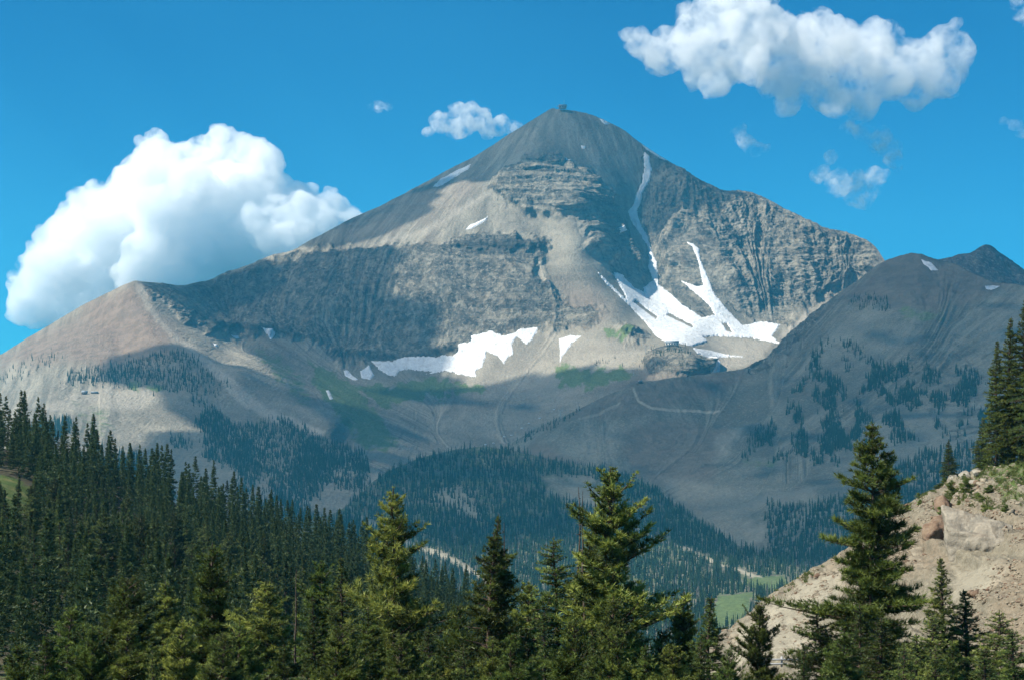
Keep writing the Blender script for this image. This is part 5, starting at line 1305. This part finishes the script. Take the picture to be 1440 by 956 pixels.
# ---------------------------------------------------------------- grass tufts on the slope, small buildings, lift, rail
gm_ = (s_grass > 0.3).astype(float) * sstep(-0.1, 0.3, fbm(slope.PX / 10.0, slope.PY / 7.0, 4, seed=130))
wg = (ar * gm_[:-1, :-1] * ((slope.PX > 980) & (slope.PX < 1480))[:-1, :-1]).ravel(); wg /= wg.sum()
c = rk.choice(len(wg), 5200, p=wg); i_, j_ = np.divmod(c, Pm.shape[1] - 1)
gp = Pm[i_, j_] + u_[i_, j_] * rk.random((5200, 1)) + v_[i_, j_] * rk.random((5200, 1))
gv, gf, gt = blades(gp, np.tile([0, 0, 1.0], (len(gp), 1)), rk, 6, 0.24, 0.035, 0.45, rk.random(len(gp)))
M_GRASS = needle_material('dry_grass', (0.060, 0.095, 0.024), (0.10, 0.145, 0.035), (0.22, 0.19, 0.08))
tag(mesh_np('slope_grass', gv, gf, M_GRASS, False, dict(tint=gt)), kind='stuff')

M_WALL = plain('pale_wall', (0.62, 0.60, 0.55), 0.8, 0.2, 0.08, 0.5)
M_WOODW = plain('dark_timber', (0.12, 0.085, 0.06), 0.85, 0.2, 0.2, 0.8)
M_ROOF = plain('metal_roof', (0.22, 0.24, 0.26), 0.5, 0.4, 0.12, 0.5)
M_STEEL = plain('steel', (0.28, 0.29, 0.30), 0.5, 0.5, 0.1, 0.5)
M_GLASS = plain('dark_glass', (0.03, 0.04, 0.05), 0.15, 0.5, 0.1, 0.5)
M_CAR = plain('white_cabin', (0.75, 0.76, 0.78), 0.4, 0.5, 0.04, 0.5)

def boxes(parts):
    """axis aligned boxes (centre, size) as one mesh"""
    V, Fc = [], []
    for k, (c, s) in enumerate(parts):
        c = np.array(c, float); s = np.array(s, float) / 2
        V += [c + s * np.array([a, b, d]) for a in (-1, 1) for b in (-1, 1) for d in (-1, 1)]
        Fc += [np.array(f) + 8 * k for f in ((0, 1, 3, 2), (4, 6, 7, 5), (0, 4, 5, 1), (2, 3, 7, 6), (0, 2, 6, 4), (1, 5, 7, 3))]
    return np.array(V), np.array(Fc)

def gable(w, d, z0, h, over=0.6):
    x, y = w / 2 + over, d / 2 + over
    v = [(-x, -y, z0), (x, -y, z0), (x, y, z0), (-x, y, z0), (-x, 0, z0 + h), (x, 0, z0 + h)]
    return np.array(v, float), [np.array([(0, 1, 5, 4), (2, 3, 4, 5), (0, 3, 2, 1)]), np.array([(1, 2, 5), (3, 0, 4)])]

def building(name, loc, w, d, h, roof_h, label, cat, wall, wins=4, rz=0.0, legs=0.0, mast=0.0, dock=False):
    e = empty(name, loc); e.rotation_euler = (0, 0, rz); tag(e, label, cat)
    mesh_np('wall', *boxes([((0, 0, legs + h / 2), (w, d, h))]), wall, parent=e)
    v, f = gable(w, d, legs + h, roof_h); mesh_np('roof', v, f, M_ROOF, parent=e)
    for k in range(wins):
        x = (k + 0.5) / wins * w - w / 2
        wo = mesh_np('window', *boxes([((x, -d / 2 - 0.06, legs + h * 0.55), (w / wins * 0.6, 0.12, h * 0.45))]), M_GLASS, parent=e)
        mesh_np('sill', *boxes([((x, -d / 2 - 0.14, legs + h * 0.55 - h * 0.225 - 0.1), (w / wins * 0.7, 0.3, 0.18))]), M_STEEL, parent=wo)
    if legs:
        for sx in (-0.42, 0, 0.42):
            mesh_np('leg', *boxes([((sx * w, -d * 0.35, legs / 2 - 3), (1.0, 1.0, legs + 6))]), M_STEEL, parent=e)
    if mast:
        mesh_np('mast', *tubes([np.array([(w * 0.2, 0, legs + h), (w * 0.2, 0, legs + h + mast * 0.5), (w * 0.2, 0, legs + h + mast)])], [[0.7, 0.55, 0.35]], 6), M_STEEL, parent=e)
    if dock:
        mesh_np('docking_arm', *boxes([((-w * 0.62, -d * 0.2, legs + h * 0.8), (w * 0.3, 2.5, 1.6)), ((w * 0.58, -d * 0.2, legs + h * 0.9), (w * 0.18, 2.5, 1.4))]), M_STEEL, parent=e)
    return e
p = on_sheet(mtn, 791, 157)
building('summit_station', (p[0], p[1] - 4, p[2] - 3.0), 26, 14, 9, 5, 'steel tram station with an antenna mast standing on the very summit', 'mountain station', M_STEEL, 3, legs=9.0, mast=20, dock=True)
p = on_sheet(mtn, 945, 487)
building('lift_station', (p[0], p[1] - 3, p[2] - 0.5), 34, 16, 8, 6, 'white lift station with a grey roof on the wooded knob below the snowfield', 'lift station', M_WALL, 5, rz=-0.15)
p = on_sheet(ridge, 900, 539)
building('hut', (p[0], p[1], p[2] - 0.8), 8, 6, 4.5, 2, 'small dark hut on the brown ridge crest beside the dirt track', 'hut', M_WOODW, 2)
p = on_sheet(mtn, 119, 553)
building('lodge', (p[0], p[1], p[2] - 0.6), 13, 9, 5, 4, 'taller of two timber buildings on the pale bench left of the grove', 'building', M_WOODW, 3, rz=0.2)
p = on_sheet(mtn, 133, 553)
building('cabin', (p[0], p[1], p[2] - 0.6), 16, 7, 3, 2.2, 'long low timber building on the pale bench left of the grove', 'building', M_WOODW, 4)

def lift_tower(loc, h, label):
    e = empty('lift_tower', loc); tag(e, label, 'lift tower', 'chairlift towers below the bowl')
    mesh_np('pole', *tubes([np.array([(0, 0, -2), (0, 0, h * 0.5), (0, 0, h)])], [[0.7, 0.6, 0.5]], 8), M_STEEL, True, parent=e)
    mesh_np('crossarm', *boxes([((0, 0, h - 0.9), (9.0, 0.7, 0.7))]), M_STEEL, parent=e)
    for s in (-1, 1):
        mesh_np('sheave_frame', *boxes([((4.2 * s, 0, h - 1.6), (0.7, 4.0, 0.8)), ((4.2 * s, 0, h + 1.0), (0.25, 0.25, 2.6))]), M_STEEL, parent=e)
tw = []
for (px, py, sh, h, lab) in [(788, 588, ridge, 18, 'lower of the two lift towers on the edge of the brown ridge'), (813, 577, ridge, 19, 'upper of the two lift towers on the edge of the brown ridge'), (891, 527, mtn, 16, 'lift tower at the foot of the wooded knob'), (913, 505, mtn, 18, 'lift tower just left of the white lift station')]:
    p = on_sheet(sh, px, py); lift_tower((p[0], p[1], p[2]), h, lab)
def lift_chair(loc, label):
    e = empty('lift_chair', loc); tag(e, label, 'lift chair', 'white chairs hanging along the lift line')
    mesh_np('hanger', *boxes([((0, 0, 1.8), (0.15, 0.15, 2.6))]), M_STEEL, parent=e)
    mesh_np('seat', *boxes([((0, -0.2, 0.0), (4.6, 0.9, 0.25))]), M_CAR, parent=e)
    mesh_np('backrest', *boxes([((0, 0.3, 0.6), (4.6, 0.15, 1.0))]), M_CAR, parent=e)
    s = np.linspace(0, 1, 7); arc = np.stack([np.zeros(7), -0.9 * np.sin(s * 2.2), 0.15 + 1.3 * (1 - np.cos(s * 1.6))], 1)
    V = np.concatenate([arc + (-2.3, 0, 0), arc + (2.3, 0, 0), arc * 1.06 + (-2.3, 0, 0.05), arc * 1.06 + (2.3, 0, 0.05)])
    q = [(k, k + 1, k + 8, k + 7) for k in range(6)] + [(k + 14, k + 21, k + 22, k + 15) for k in range(6)] + [(0, 7, 21, 14), (6, 20, 27, 13)] + [(k, k + 14, k + 15, k + 1) for k in range(6)] + [(k + 7, k + 8, k + 22, k + 21) for k in range(6)]
    mesh_np('weather_bubble', V, np.array(q), M_CAR, True, parent=e)
chairs = [(683, 625), (694, 623), (709, 614), (719, 612), (734, 602), (744, 595), (759, 588), (779, 576)]
names_ = ['lowest chair of the lift line', 'second chair of the lift line from its low end', 'third chair of the lift line from its low end', 'fourth chair of the lift line from its low end', 'fifth chair of the lift line from its low end', 'sixth chair of the lift line from its low end', 'seventh chair of the lift line from its low end', 'topmost chair of the lift line, beside the lower lift tower']
for (px, py), lab in zip(chairs, names_):
    q = W(np.array(float(px)), np.array(float(py)), np.array(np.interp(px, [680, 780], [3270.0, 3400.0])))
    lift_chair(q, 'white ' + lab)

# the road rail glimpsed below the slope
p = on_sheet(slope, 1103, 950)
e = empty('guard_rail', (p[0], p[1] - 0.6, p[2])); tag(e, 'pale metal road rail glimpsed between the low trees under the slope', 'guard rail')
for zc in (0.72, 0.44):
    mesh_np('rail', *boxes([((0, 0, zc), (2.6, 0.06, 0.11))]), M_STEEL, parent=e)
for k in (-1.1, 0, 1.1):
    mesh_np('post', *boxes([((k, 0.10, 0.3), (0.12, 0.1, 1.2))]), M_STEEL, parent=e)

# ---------------------------------------------------------------- the plain that carries it all
plain_mat = plain('lowland_ground', (0.10, 0.095, 0.07), 0.95, 0.1, 0.3, 0.01)
S = 9500.0
gx = np.linspace(-S, S, 40); gy = np.linspace(-S + 1500, S, 40)
GX, GY = np.meshgrid(gx, gy)
GZ = np.full_like(GX, -215.0)
tag(mesh_np('ground', np.stack([GX, GY, GZ], -1).reshape(-1, 3), grid_faces(40, 40), plain_mat, True), kind='structure')
haze_box(-S - 10, S + 10, -S + 1490, S + 10, -260.0, 1300.0, 5.2e-5, (0.11, 0.64, 1.0))
